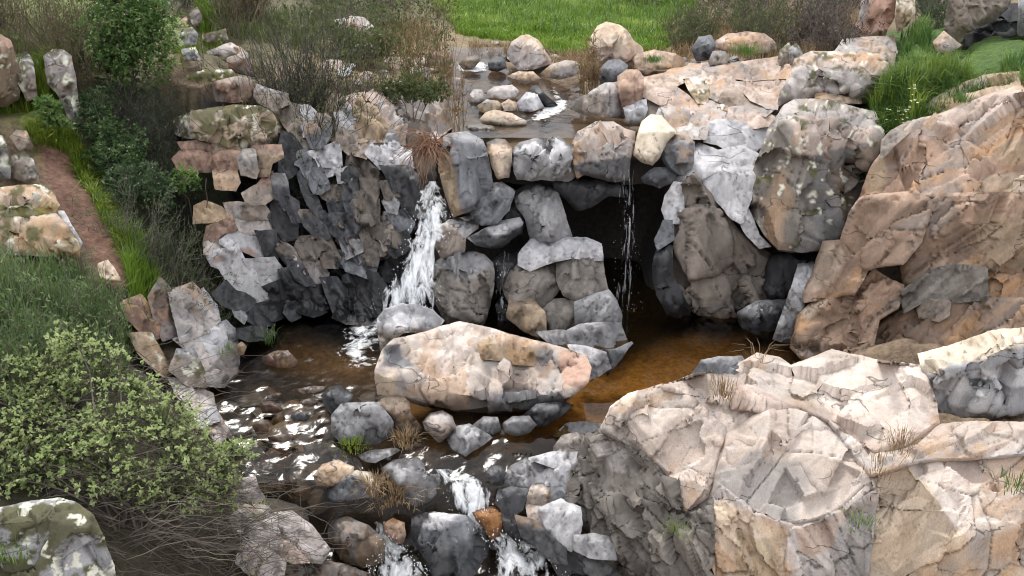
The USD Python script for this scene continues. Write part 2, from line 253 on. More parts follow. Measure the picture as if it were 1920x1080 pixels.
def rock_mesh(outline, seed, Y=None, ridge=None, tone='tan', front=None, top=0.3, lean=0.25, vr=None, yaw=(0, 0), step=4.0, rnd=0.10, grow=0.0, amp=.85, facet=0.3, wet=0.0, lichen=0.0, moss=None, patches=(), thick=0.8, crack=1.0, bed=None, stretch=(.62, .8, 1.5), edge_rough=0.35, twist=0.0, cuts=5, cut=0.85, surf=0.0, vt=0.0, off=0.0, bev=0.8):
    rng = np.random.default_rng(seed)
    poly = subdivide(np.asarray(outline, float), step, rng, edge_rough)
    P = Polygon(poly)
    if grow: P = P.buffer(0).buffer(grow, join_style='mitre', mitre_limit=2.0); P = max(P.geoms, key=lambda g: g.area) if P.geom_type == 'MultiPolygon' else P; poly = subdivide(np.array(P.exterior.coords)[:-1], step, rng, 0.0); P = Polygon(poly)
    if not P.is_valid:
        P = P.buffer(0); P = max(P.geoms, key=lambda g: g.area) if P.geom_type == 'MultiPolygon' else P
        poly = np.array(P.exterior.coords)[:-1]
    x0, y0, x1, y1 = P.bounds
    gx, gy = np.meshgrid(np.arange(x0, x1, step), np.arange(y0, y1, step * 0.87))
    gx[1::2] += step / 2
    g = np.stack([gx.ravel(), gy.ravel()], 1) + rng.uniform(-.22, .22, (gx.size, 2)) * step
    inner = P.buffer(-0.55 * step)
    g = g[shapely.contains_xy(inner, g[:, 0], g[:, 1])] if not inner.is_empty else g[:0]
    q = np.vstack([poly, g]); nb = len(poly)
    tri = Delaunay(q).simplices
    c = q[tri].mean(1)
    tri = tri[shapely.contains_xy(P, c[:, 0], c[:, 1])]
    a = q[tri]; cr = (a[:, 1, 0] - a[:, 0, 0]) * (a[:, 2, 1] - a[:, 0, 1]) - (a[:, 1, 1] - a[:, 0, 1]) * (a[:, 2, 0] - a[:, 0, 0])
    tri = np.where((cr > 0)[:, None], tri[:, ::-1], tri)      # front faces turn to the viewer (picture y runs down)
    d = shapely.distance(P.exterior, shapely.points(q)); d[:nb] = 0
    smooth_ = Polygon(outline).buffer(0).buffer(grow, join_style='mitre', mitre_limit=2.0)
    d_e = np.where(shapely.contains_xy(smooth_, q[:, 0], q[:, 1]), shapely.distance(smooth_.boundary, shapely.points(q)), 0.0)
    # base: a front that leans back, a top that slopes up to the far edge
    low = poly[poly[:, 1] > y1 - 0.18 * (y1 - y0)]
    if Y is None: Y = float(netY(low[:, 0].mean(), y1))
    mpp = Y / _c / FPX * 1.0                                   # metres per picture unit here
    size = math.sqrt(P.area) * mpp
    if ridge is None:
        k = rng.uniform(0.24, 0.42); sl = rng.uniform(-.18, .18)
        top_line = lambda px: y0 + (y1 - y0) * (k + sl * ((px - x0) / (x1 - x0) - .5))
    else:
        r_ = ridge[np.argsort(ridge[:, 0])]
        top_line = lambda px: np.interp(px, r_[:, 0], r_[:, 1])
    rl = top_line(q[:, 0]) + (fbm(np.c_[q * 0.03, q[:, 0] * 0], 1, seed % 91, 3) - .5) * 0.10 * (y1 - y0)
    dx, dy, dz = ray(q[:, 0], q[:, 1])
    zb = atY(0, y1, Y)[2]
    def front_t(dy_, dz_): return (Y + lean * (5 - zb)) / (dy_ - lean * dz_)
    t = front_t(dy, dz)
    _, ry, rz = ray(q[:, 0], rl); tr = front_t(ry, rz)
    tt = (5 + tr * rz - top * tr * ry - 5) / (dz - top * dy)
    is_top = q[:, 1] < rl
    t = np.where(is_top & (tt > 0) & (tt < 3 * t), np.minimum(tt, t + 2.5 * size / dy), t)
    if surf:                                                   # a block of continuous bedrock: it follows the face of the whole outcrop
        t = ((foreY if surf == 2 else netY)(q[:, 0], q[:, 1]) + off) / dy + vt * (q[:, 1] - (y0 + y1) / 2) * mpp / dy
        yaw = (yaw[0] * .4, yaw[1] * .4)
    # left and right faces that turn away from an upright edge, round shoulders
    if vr is not None:
        v_ = vr[np.argsort(vr[:, 1])]; xe = np.interp(q[:, 1], v_[:, 1], v_[:, 0])
        t = t + (np.where(q[:, 0] < xe, yaw[0] * (xe - q[:, 0]), yaw[1] * (q[:, 0] - xe))) * mpp / dy
    if twist and (surf or vr is None):
        t = t + twist * (q[:, 0] - (x0 + x1) / 2) * mpp / dy
    soft = rnd > .25                                           # water worn stones are round, broken ones are bevelled
    R = min(rnd * min(x1 - x0, y1 - y0), (9 if soft else .10) / mpp) * (1 if soft else (.45 + 1.1 * fbm(np.c_[q * .02, q[:, 0] * 0], 1, seed % 57, 2))) + 1e-6
    e = 1 - np.clip(d_e / R, 0, 1)
    t = t + R * mpp * (1.1 * (1 - np.sqrt(np.maximum(0, 1 - e * e))) if soft else bev * e) / dy
    # flat breaks that cut the corners off
    if not soft:
        cen = q.mean(0)
        for j in range(int(cuts)):
            ph = rng.uniform(0, 2 * np.pi) if j > 1 else (rng.uniform(-.6, .6) if j else np.pi + rng.uniform(-.6, .6))
            u = A([math.cos(ph), math.sin(ph)]); pr_ = (q - cen) @ u; mx = pr_.max()
            st = rng.uniform(.25, .75) * mx; sl = rng.uniform(.35, 1.3) * (.5 if u[1] > .5 else 1)
            t = t + np.maximum(0, np.maximum(0, pr_ - st) * sl) * mpp / dy * cut
        t = t + (facets(np.c_[q / (.55 * min(x1 - x0, y1 - y0)), q[:, 0] * 0] + seed % 77, seed + 11, 1.0)[0] * -.16 * cut) * min(x1 - x0, y1 - y0) * mpp / dy
    v = np.stack([dx * t, dy * t, 5 + dz * t], 1)
    n = vnormals(v, tri)
    # broken faces, steps, joints, grain
    if bed is None: bed = rng.uniform(-.6, .6)
    cb, sb = math.cos(bed), math.sin(bed)
    rot = A([[cb, 0, sb], [0, 1, 0], [-sb, 0, cb]])
    pr = (v @ rot.T) / A(stretch)
    warp = A([fbm(v, 1.2 / max(size, .3), seed % 37 + k, 3) - .5 for k in range(3)]).T
    s1 = np.clip(facet * size * 1.9, .08, .9); s2 = s1 * 0.34
    f1, e1, r1 = facets(pr / s1 + warp * .15 + seed % 101, seed, 1.0)
    f2, e2, r2 = facets(pr / s2 * A([1, 1, .45]) + warp * .2 + seed % 53, seed + 3, 0.6)
    f3, e3, r3 = facets(pr / (s2 * .45) * A([1, 1, .4]) + seed % 29, seed + 5, 0.5)
    keep = sstep(0, 4 * step, d) * .95 + .05
    groove = (1 - sstep(0.0, 0.010 / s1 + .02, e1)) * (r1[:, 0] > .6) * crack
    groove2 = (1 - sstep(0.0, 0.006 / s2 + .02, e2)) * (r2[:, 0] > .85) * crack
    disp = amp * (s1 * .36 * f1 + s2 * .22 * f2 + s2 * .06 * f3 + .008 * size * (fbm(v, 3 / size, seed % 71) - .5) - min(.05, .07 * s1) * groove - min(.02, .06 * s2) * groove2)
    disp = disp - np.median(disp)
    rv = np.stack([dx, dy, dz], 1); rv /= np.linalg.norm(rv, axis=1, keepdims=True)
    cosv = np.clip(-(n * rv).sum(1), .25, 1)                   # towards the outline the relief runs along the line of sight, so that the outline stays as it is
    v = v + (n * keep[:, None] - rv * ((1 - keep) * cosv)[:, None]) * disp[:, None]
    n = vnormals(v, tri)
    # colour of the stone, fronts partly darkened as painted shade: weathering by broken face, stains, dirt in the joints, growth
    T = TONES[tone]; Fr = TONES[front] if front else T  # front tones: staining, plus shade painted on the upright faces
    m = sstep(-9, 9, (q[:, 1] - rl) + (fbm(v, 3.5, seed % 11) - .5) * 50)[:, None] if front else 0.0
    mixm = lambda k: T[k] * (1 - m) + Fr[k] * m
    big, mid = fbm(v, 1.6 / size ** .5, seed % 83, 4), fbm(v * A([1, 1, .45]), 5.0, seed % 67, 4)
    strat = fbm(pr * A([1, 1, 5.0]) @ A([[.8, .1, .6], [0, 1, 0], [-.6, .1, .8]]), 2.2, seed % 59, 4)
    ca = sstep(.36, .66, big * .45 + r1[:, 1] * .3 + strat * .25)[:, None]; cp = (sstep(.40, .70, mid * .3 + r2[:, 1] * .35 + strat * .35) * .5)[:, None]
    col = mixm(0) * (1 - ca) + mixm(1) * ca
    col = col * (1 - cp) + mixm(2) * cp
    col = col * (0.86 + .28 * r2[:, 2:3]) * (0.80 + .4 * r1[:, 2:3])
    if tone in ('pale', 'pink', 'rust', 'dkrust', 'tan', 'pinkgrey', 'ochre', 'greybrown'):
        st_ = fbm(v @ rot.T * A([1, 1, .4]), 1.9, seed % 19 + 3, 4); k_ = (sstep(.55, .68, st_ * .8 + r2[:, 0] * .2) * (.75 if 'rust' in tone or tone == 'pink' else .55))[:, None]
        col = col * (1 - k_) + A([.40, .245, .13]) * k_
        k_ = (sstep(.56, .68, fbm(v, 1.5, seed % 23 + 9, 4) * .8 + r1[:, 0] * .2) * .65)[:, None]
        col = col * (1 - k_ * (.5 if 'rust' in tone else 1)) + A([.25, .245, .245]) * k_ * (.5 if 'rust' in tone else 1)
    for poly_, tn, s in patches:
        ins = sstep(-3, 3, np.where(shapely.contains_xy(Polygon(poly_), q[:, 0], q[:, 1]), 1, -1) * shapely.distance(Polygon(poly_).exterior, shapely.points(q)) + (mid - .5) * 14)[:, None] * s
        pc = TONES[tn][0] * (1 - cp) + TONES[tn][2] * cp
        col = col * (1 - ins) + pc * (0.85 + .3 * r2[:, 2:3]) * ins
    moss = lichen if moss is None else moss
    if lichen or moss:
        l1, l2 = fbm(v, 6.5, seed % 47 + 1, 6), fbm(v, 9.0, seed % 43 + 2, 6)
        mo = (sstep(.70 - .24 * moss, .80 - .24 * moss, l1 + .14 * n[:, 2]) * .9)[:, None]; li = sstep(.68 - .09 * lichen, .71 - .09 * lichen, l2)[:, None]
        col = col * (1 - mo) + (LICHEN[1] * (.6 + .9 * mid[:, None])) * mo
        col = col * (1 - li) + LICHEN[0] * li
    col = col * (1 - .55 * np.maximum(groove, .7 * groove2))[:, None]
    above = v[:, 2] - np.where(v[:, 1] < 11.05, np.minimum(water_level(v[:, 0], np.minimum(v[:, 1], 10.8)), 0), water_level(v[:, 0], v[:, 1]))
    near = (v[:, 0] > -4.2) & (v[:, 0] < 3.6) & ((v[:, 1] > 6.3) | (v[:, 0] < 1.3))
    hi_ = v[:, 1] > 11.05
    near = near & (~hi_ | ((v[:, 0] > -.7) & (v[:, 0] < 1.9)))
    wl = np.clip(wet + (sstep(np.where(hi_, .10, .34), np.where(hi_, -.02, .12), above + (mid - .5) * np.where(hi_, .1, .35)) * near), 0, 1)
    wl = wl * sstep(.2, .55, mid * .5 + wl * .6)
    col = np.clip(col, 0.008, .8) * (1 - .62 * wl)[:, None]
    # far side: the stone goes on behind
    back = v.copy(); di = np.clip(d / (.5 * min(x1 - x0, y1 - y0)), 0, 1)
    prof = np.sqrt(1 - (1 - di) ** 2) * thick * min(x1 - x0, y1 - y0) * mpp + .01
    back = back + (rv + A([0, 0, -.12])) * prof[:, None]
    back[:nb] = v[:nb]
    V = np.vstack([v, back]); Fc = np.vstack([tri, tri[:, ::-1] + len(v)])
    N = np.vstack([n, vnormals(back, tri[:, ::-1])])
    FRONTS.append(v)
    return V, Fc, N, np.vstack([col, col]), np.r_[wl, wl]

def parse(text):
    """Lines: 'name | label | category | view | outline | options' for a rock that is a thing; '# name | label | category' opens an outcrop whose '+ view | outline | options' lines are its blocks."""
    parent = None; n = 0
    for line in text.strip().splitlines():
        line = line.strip()
        if not line: continue
        n += 1
        if line[0] == '#':
            name, label, cat, *flag = [s.strip() for s in line[1:].split('|')]
            parent = thing(name, label, cat); surf = float(flag[0]) if flag else 0.0; continue
        w = [s.strip() for s in line.lstrip('+').split('|')]
        if line[0] == '+': view, out, opt = (w + [''])[:3]
        else: name, label, cat, view, out, opt = (w + [''])[:6]
        kw = {}
        for o in opt.split(';'):
            if '=' not in o: continue
            k, val = [s.strip() for s in o.split('=', 1)]
            if k in ('ridge', 'vr'): kw[k] = pts(val, view)
            elif k == 'patch': kw.setdefault('patches', []); pt, tn, sg = val.split('@'); kw['patches'].append((pts(pt, view), tn, float(sg)))
            elif k in ('tone', 'front'): kw[k] = val
            elif k in ('yaw', 'stretch'): kw[k] = tuple(float(x) for x in val.split(','))
            else: kw[k] = float(val)
        o_ = pts(out, view)
        for a_ in [o_] + [kw[k] for k in ('ridge', 'vr') if k in kw] + [p_[0] for p_ in kw.get('patches', ())]:   # what the picture's edge cuts off goes on beyond it
            a_[:, 0] += np.where(a_[:, 0] > 1925, 190, 0) - np.where(a_[:, 0] < -15, 90, 0)
        if line[0] == '+':
            hr = np.random.default_rng(n * 7 + len(out)); kw.setdefault('rnd', .02); kw.setdefault('cuts', 2); kw.setdefault('cut', .25); tl = .12 if name == 'rock_outcrop' else .3; kw.setdefault('twist', float(hr.uniform(-tl, tl))); kw['lean'] = kw.get('lean', .25) + float(hr.uniform(-.08, .22))
            if surf: kw.setdefault('surf', 2.0 if name == 'foreground_outcrop' else 1.0)
            if kw.get('surf'): kw.setdefault('off', float(hr.uniform(-1, 1)) * surf); kw.setdefault('vt', float(hr.uniform(-tl, tl))); kw.setdefault('bev', 2.2 if kw['surf'] == 2 else 1.0)
            if kw.get('surf') == 2: kw['rnd'] = .035; kw['step'] = 3.2
            kw.setdefault('grow', {'Z': 4.2, 'F': 5.0}.get(view[0], 4.0) if kw.get('surf') else {'Z': 4.5, 'F': 6.0}.get(view[0], 4.5))
        V, Fc, N, C, W = rock_mesh(o_, 1000 + sum(ord(ch) * (i + 1) for i, ch in enumerate(out)) % 9000, **kw)
        if line[0] == '+':
            put('block', V, Fc, 'rock', parent, N, C, W)
        else:
            tag(put(name, V, Fc, 'rock', '/World', N, C, W), label, cat)

# ---- broken rock wall and slabs left of the white fall; the dark tones include gorge shade
parse('''
# rock_outcrop | fractured dark grey rock wall of upright blocks left of the white waterfall | rock wall | .035
+ F | 500,300 560,262 600,250 640,250 650,330 640,420 600,480 520,470 480,400 | tone=dark; front=dark; stretch=.45,.45,2.2; facet=.22; amp=1.5; rnd=.03; cuts=0; Y=10.95; lean=.3; grow=8; surf=0; twist=0; bed=.35
+ F | 630,240 720,215 800,235 810,330 780,420 720,480 640,470 620,360 | tone=dkbrown; front=dkbrown; stretch=.45,.45,2.2; facet=.22; amp=1.5; rnd=.03; cuts=0; Y=10.85; lean=.35; grow=8; surf=0; twist=0; bed=.35
+ F | 480,430 560,440 660,450 760,430 770,500 740,600 560,590 470,560 | tone=dark; front=black; stretch=.45,.45,2; facet=.2; amp=1.5; rnd=.03; cuts=0; Y=10.5; lean=.4; grow=8; surf=0; twist=0; bed=.35
+ Z2 | 515,230 590,240 660,300 640,350 560,480 545,540 530,420 | tone=lgrey; stretch=.5,.6,1.9; bed=.35; amp=1.3; cuts=0
+ Z2 | 220,290 330,200 500,240 530,420 560,560 620,690 540,740 470,620 370,500 300,400 | tone=greybrown; stretch=.5,.6,1.9; bed=.35; amp=1.3; cuts=0
+ Z2 | 560,490 640,340 770,335 830,380 830,560 780,650 700,700 625,690 575,560 | tone=tan; front=slate; ridge=560,510 700,470 800,410; lean=.15; stretch=.5,.6,1.9; bed=.35; amp=1.3; cuts=0
+ Z2 | 800,200 870,110 960,120 980,160 880,220 900,560 920,640 870,640 830,480 790,330 | tone=brown; stretch=.5,.6,1.9; bed=.35; amp=1.3; cuts=0
+ Z2 | 870,220 980,150 1100,110 1220,95 1290,130 1110,200 1110,250 960,250 890,290 | tone=pink; stretch=.5,.6,1.9; bed=.35; amp=1.3; cuts=0
+ Z2 | 890,280 960,230 1110,235 1125,520 1030,560 980,520 920,420 | tone=lgrey; lean=.6; stretch=.5,.6,1.9; bed=.35; amp=1.3; cuts=0
+ Z2 | 915,400 1000,520 1130,530 1120,700 1040,760 970,690 920,620 | tone=greybrown; stretch=.5,.6,1.9; bed=.35; amp=1.3; cuts=0
+ Z2 | 1105,180 1170,150 1265,125 1340,220 1370,340 1440,400 1490,500 1420,620 1330,620 1260,600 1180,630 1140,620 1120,400 | tone=ochre; lean=.15; vr=1290,120 1380,600; yaw=.1,.7; stretch=.5,.5,2; bed=.35; amp=1.3; cuts=0
+ Z2 | 1330,200 1500,180 1620,165 1680,260 1760,430 1800,530 1800,640 1650,650 1480,620 1510,490 1440,400 1370,310 | tone=pinkgrey; front=grey; ridge=1330,340 1500,420 1800,480; lean=.5; stretch=.5,.6,1.9; bed=.35; amp=1.3; cuts=0
+ Z2 | 1330,60 1480,40 1560,90 1500,190 1350,195 1270,140 1260,100 | tone=pink; stretch=.5,.6,1.9; bed=.35; amp=1.3; cuts=0
+ Z2 | 1630,105 1800,95 1990,105 2200,140 2280,250 2250,420 2060,560 1960,640 1810,630 1790,480 1700,270 | tone=pinkgrey; top=.5; ridge=1630,360 1950,450 2280,330; lean=.5; stretch=.5,.6,1.9; bed=.35; amp=1.3; cuts=0
+ Z2 | 1100,720 1180,630 1280,590 1360,610 1300,700 1250,760 1230,810 1110,770 | tone=pinkgrey; stretch=.5,.6,1.9; bed=.35; amp=1.3; cuts=0
+ Z2 | 1240,760 1340,640 1445,635 1515,830 1565,925 1400,925 1330,850 | tone=lgrey; lean=.7; stretch=.5,.6,1.9; bed=.35; amp=1.3; cuts=0
+ Z2 | 1445,635 1560,635 1745,645 1730,760 1755,910 1660,940 1555,935 1500,800 | tone=lgrey; lean=.7; stretch=.5,.6,1.9; bed=.35; amp=1.3; cuts=0
+ Z4 | 1300,-40 1480,-40 1600,-40 1680,60 1730,250 1650,570 1540,410 1440,250 1400,150 | tone=dark; wet=.6; lean=.35; stretch=.5,.6,1.9; bed=.35; amp=1.3; cuts=0
+ Z2 | 600,760 690,740 900,650 940,700 950,890 820,905 720,895 680,810 | tone=lgrey; lean=.5; stretch=.5,.6,1.9; bed=.35; amp=1.3; cuts=0
+ Z2 | 735,900 830,895 930,890 940,970 850,1000 780,1020 | tone=lgrey; lean=.4; stretch=.5,.6,1.9; bed=.35; amp=1.3; cuts=0
+ Z4 | 920,-180 1000,-215 1085,-180 1160,-60 1240,0 1250,250 1210,350 1230,560 1150,630 1050,610 950,560 910,300 890,100 | tone=dkbrown; lean=.12; stretch=.5,.5,2; vr=1060,-200 1120,600; yaw=.3,.5; bed=.35; amp=1.3; cuts=0
+ Z2 | 920,990 1050,915 1090,1000 1080,1080 940,1080 | tone=lgrey; lean=.5; stretch=.5,.6,1.9; bed=.35; amp=1.3; cuts=0
+ Z2 | 480,760 560,735 640,780 700,900 745,960 800,1090 640,1090 560,1010 500,900 455,880 | tone=slate; lean=.2; stretch=.5,.5,2; bed=.35; amp=1.3; cuts=0
+ Z2 | 300,520 400,560 500,700 470,860 440,980 340,1050 270,960 270,700 | tone=black; stretch=.5,.6,1.9; bed=.35; amp=1.3; cuts=0
+ Z4 | 70,50 190,55 225,140 235,260 200,420 110,340 85,200 | tone=grey; front=dark; wet=.2; stretch=.5,.6,1.9; bed=.35; amp=1.3; cuts=0
+ Z4 | 360,40 430,-20 480,120 540,280 600,420 640,540 550,470 470,370 410,230 | tone=dark; stretch=.5,.5,2; bed=.35; amp=1.3; cuts=0
+ Z4 | 430,-20 600,-10 650,80 695,190 600,250 540,240 470,110 | tone=slate; stretch=.5,.5,2; bed=.35; amp=1.3; cuts=0
+ Z4 | 230,280 350,360 380,560 300,560 245,440 | tone=dark; stretch=.5,.6,1.9; bed=.35; amp=1.3; cuts=0
+ Z4 | 590,240 690,180 840,185 870,300 820,320 700,325 640,300 | tone=dkbrown; top=.5; ridge=590,280 720,270 860,220; stretch=.5,.6,1.9; bed=.35; amp=1.3; cuts=0
+ Z4 | 690,330 860,310 905,400 895,490 720,495 | tone=dark; stretch=.5,.6,1.9; bed=.35; amp=1.3; cuts=0
+ Z4 | 860,50 950,-60 1000,100 1020,250 960,350 1040,620 930,510 880,350 850,200 | tone=dark; stretch=.5,.5,2; bed=.35; amp=1.3; cuts=0
+ Z4 | 1000,250 1100,230 1250,330 1250,560 1140,640 1040,620 960,400 | tone=dkbrown; stretch=.5,.5,1.6; bed=.35; amp=1.3; cuts=0
+ Z4 | 710,495 940,495 1050,650 1070,770 870,810 730,690 | tone=dark; stretch=.4,.4,2; bed=.35; amp=1.3; cuts=0
+ Z4 | 540,480 640,470 730,600 760,720 690,760 600,660 | tone=dark; stretch=.4,.4,2; bed=.35; amp=1.3; cuts=0
+ Z4 | 1045,680 1130,635 1250,655 1240,730 1175,805 1085,780 | tone=dkbrown; top=.3; ridge=1040,760 1240,740; stretch=.5,.6,1.9; bed=.35; amp=1.3; cuts=0
+ Z4 | 1055,790 1200,790 1260,960 1235,1060 1090,1040 | tone=dkbrown; stretch=.4,.4,2; bed=.35; amp=1.3; cuts=0
+ Z4 | 1180,820 1300,820 1350,900 1310,950 1195,940 | tone=dkbrown; stretch=.5,.6,1.9; bed=.35; amp=1.3; cuts=0
+ Z4 | 1230,540 1340,525 1400,640 1420,830 1330,890 1300,800 1255,700 | tone=dkbrown; front=greybrown; stretch=.5,.6,1.9; bed=.35; amp=1.3; cuts=0
+ Z4 | 1320,350 1420,285 1475,370 1450,470 1370,450 | tone=grey; stretch=.5,.6,1.9; bed=.35; amp=1.3; cuts=0
+ Z4 | 1330,480 1545,445 1650,600 1580,720 1440,810 1370,700 | tone=slate; lean=.4; stretch=.5,.6,1.9; bed=.35; amp=1.3; cuts=0
+ Z4 | 1290,130 1400,130 1470,280 1340,310 | tone=dkbrown; stretch=.4,.4,2; bed=.35; amp=1.3; cuts=0
+ Z4 | 1370,780 1560,690 1640,820 1560,900 1440,960 1390,920 | tone=black; stretch=.5,.6,1.9; bed=.35; amp=1.3; cuts=0
+ Z4 | 580,860 745,845 810,980 790,1080 650,1080 | tone=dkbrown; stretch=.5,.6,1.9; bed=.35; amp=1.3; cuts=0
+ Z4 | 370,460 520,450 570,560 710,680 690,760 560,740 430,610 | tone=dkbrown; front=dark; stretch=.5,.6,1.9; bed=.35; amp=1.3; cuts=0
+ Z4 | 360,760 700,740 760,860 600,880 540,1000 400,960 330,860 | tone=dkbrown; stretch=.5,.6,1.9; bed=.35; amp=1.3; cuts=0
+ Z4 | 840,800 1045,790 1070,900 900,980 | tone=grey; stretch=.5,.6,1.9; bed=.35; amp=1.3; cuts=0
+ Z4 | 740,900 920,930 1060,900 1090,1040 900,1090 780,1050 | tone=dark; wet=.4; stretch=.5,.6,1.9; bed=.35; amp=1.3; cuts=0
+ Z4 | 60,380 130,360 250,440 340,600 330,760 200,780 100,640 | tone=black; front=black; stretch=.5,.6,1.9; bed=.35; amp=1.3; cuts=0
+ Z4 | 40,480 110,640 130,780 80,760 20,640 | tone=dark; stretch=.5,.6,1.9; bed=.35; amp=1.3; cuts=0
+ Z5 | 660,10 740,35 870,115 1050,205 1120,300 1110,370 1000,390 900,285 780,170 | tone=pinkgrey; lean=.6; top=.5; stretch=.5,.6,1.9; bed=.35; amp=1.3; cuts=0
+ Z5 | 650,80 790,240 850,350 930,400 1000,400 850,170 700,40 | tone=dkbrown; front=dark; stretch=.5,.6,1.9; bed=.35; amp=1.3; cuts=0
+ Z5 | 1075,350 1200,345 1285,450 1300,620 1180,640 1120,480 | tone=dark; wet=.5; lean=.5; stretch=.5,.6,1.9; bed=.35; amp=1.3; cuts=0
+ Z5 | 560,430 700,370 900,400 1080,420 1140,610 1000,620 800,550 640,540 | tone=black; wet=.5; lean=.7; stretch=.5,.6,1.9; bed=.35; amp=1.3; cuts=0
+ Z5 | 700,280 800,250 900,380 900,440 760,420 | tone=dark; front=black; wet=.3; stretch=.5,.6,1.9; bed=.35; amp=1.3; cuts=0
+ Z5 | 1240,170 1440,150 1565,200 1545,290 1480,330 1300,270 | tone=slate; lean=.5; stretch=.5,.6,1.9; bed=.35; amp=1.3; cuts=0
+ Z5 | 1270,330 1420,290 1570,310 1660,440 1600,600 1560,680 1400,670 1290,570 | tone=black; wet=.4; stretch=.5,.6,1.9; bed=.35; amp=1.3; cuts=0
+ Z5 | 1230,590 1330,560 1420,650 1540,700 1480,760 1300,740 1180,690 | tone=black; wet=.7; stretch=.5,.6,1.9; bed=.35; amp=1.3; cuts=0
+ Z5 | 780,570 900,560 1000,590 1090,650 1000,680 880,650 | tone=dark; wet=.8; top=.5; stretch=.5,.6,1.9; bed=.35; amp=1.3; cuts=0
# rock_slab | pale grey tilted slab with dark wet foot at the left edge of the pool | rock slab | .03
+ Z3 | 440,800 540,705 850,695 930,860 980,1010 850,965 640,865 560,865 470,825 | tone=lgrey; lean=.9; rnd=.03; amp=.2; patch=640,870 780,880 950,1000 850,1060 700,1020@redbrown@.8
+ Z5 | 30,110 310,75 370,190 450,270 520,440 590,525 545,570 470,595 380,495 280,435 220,355 160,250 90,220 | tone=lgrey; lean=.9; rnd=.03; amp=.2; patch=80,160 190,130 210,160 130,210 100,220@redbrown@.8
+ Z5 | 385,185 640,170 730,290 705,390 620,355 560,310 440,270 | tone=lgrey; lean=.9; amp=.6; wet=.2
+ Z5 | 455,275 525,300 650,415 580,430 570,510 500,430 | tone=lgrey; lean=.8; wet=.2
+ Z5 | 210,380 290,465 380,490 460,545 480,605 400,625 290,615 180,575 100,480 | tone=dark; lean=.1; yaw=0,0
+ Z3 | 855,695 1045,685 1070,1010 975,1005 915,850 | tone=dark; lean=.15; front=black
+ Z3 | 560,540 740,515 840,495 985,515 1045,690 800,700 620,695 590,645 | tone=pinkgrey; lean=.8; amp=.6; rnd=.08
+ Z3 | 500,380 640,365 780,395 900,355 985,480 1005,520 800,530 560,530 | tone=greybrown; lean=.7; amp=.7
+ Z3 | 160,410 260,360 440,420 550,520 350,560 150,575 | tone=ochre; lean=.6
+ Z3 | 265,810 300,640 560,535 605,650 480,685 380,765 | tone=redbrown; lean=.6
+ Z3 | 700,260 870,165 960,60 1015,30 1040,290 935,360 800,370 740,355 | tone=redbrown; front=greybrown; lean=.4
+ Z3 | 275,820 460,765 545,850 650,885 440,920 270,925 | tone=pinkgrey; lean=.7
+ Z5 | 280,620 340,610 390,690 370,730 300,680 | tone=grey
+ Z5 | 390,640 460,620 560,700 620,760 500,770 420,720 | tone=dark; wet=.5
+ Z5 | 480,590 600,560 740,580 760,680 640,720 540,690 | tone=black; wet=.8
+ Z5 | 760,560 860,600 870,690 800,720 740,650 | tone=slate; wet=.7
+ Z5 | 320,820 430,790 560,800 640,840 600,880 420,900 330,870 | tone=dark; wet=.7
''')
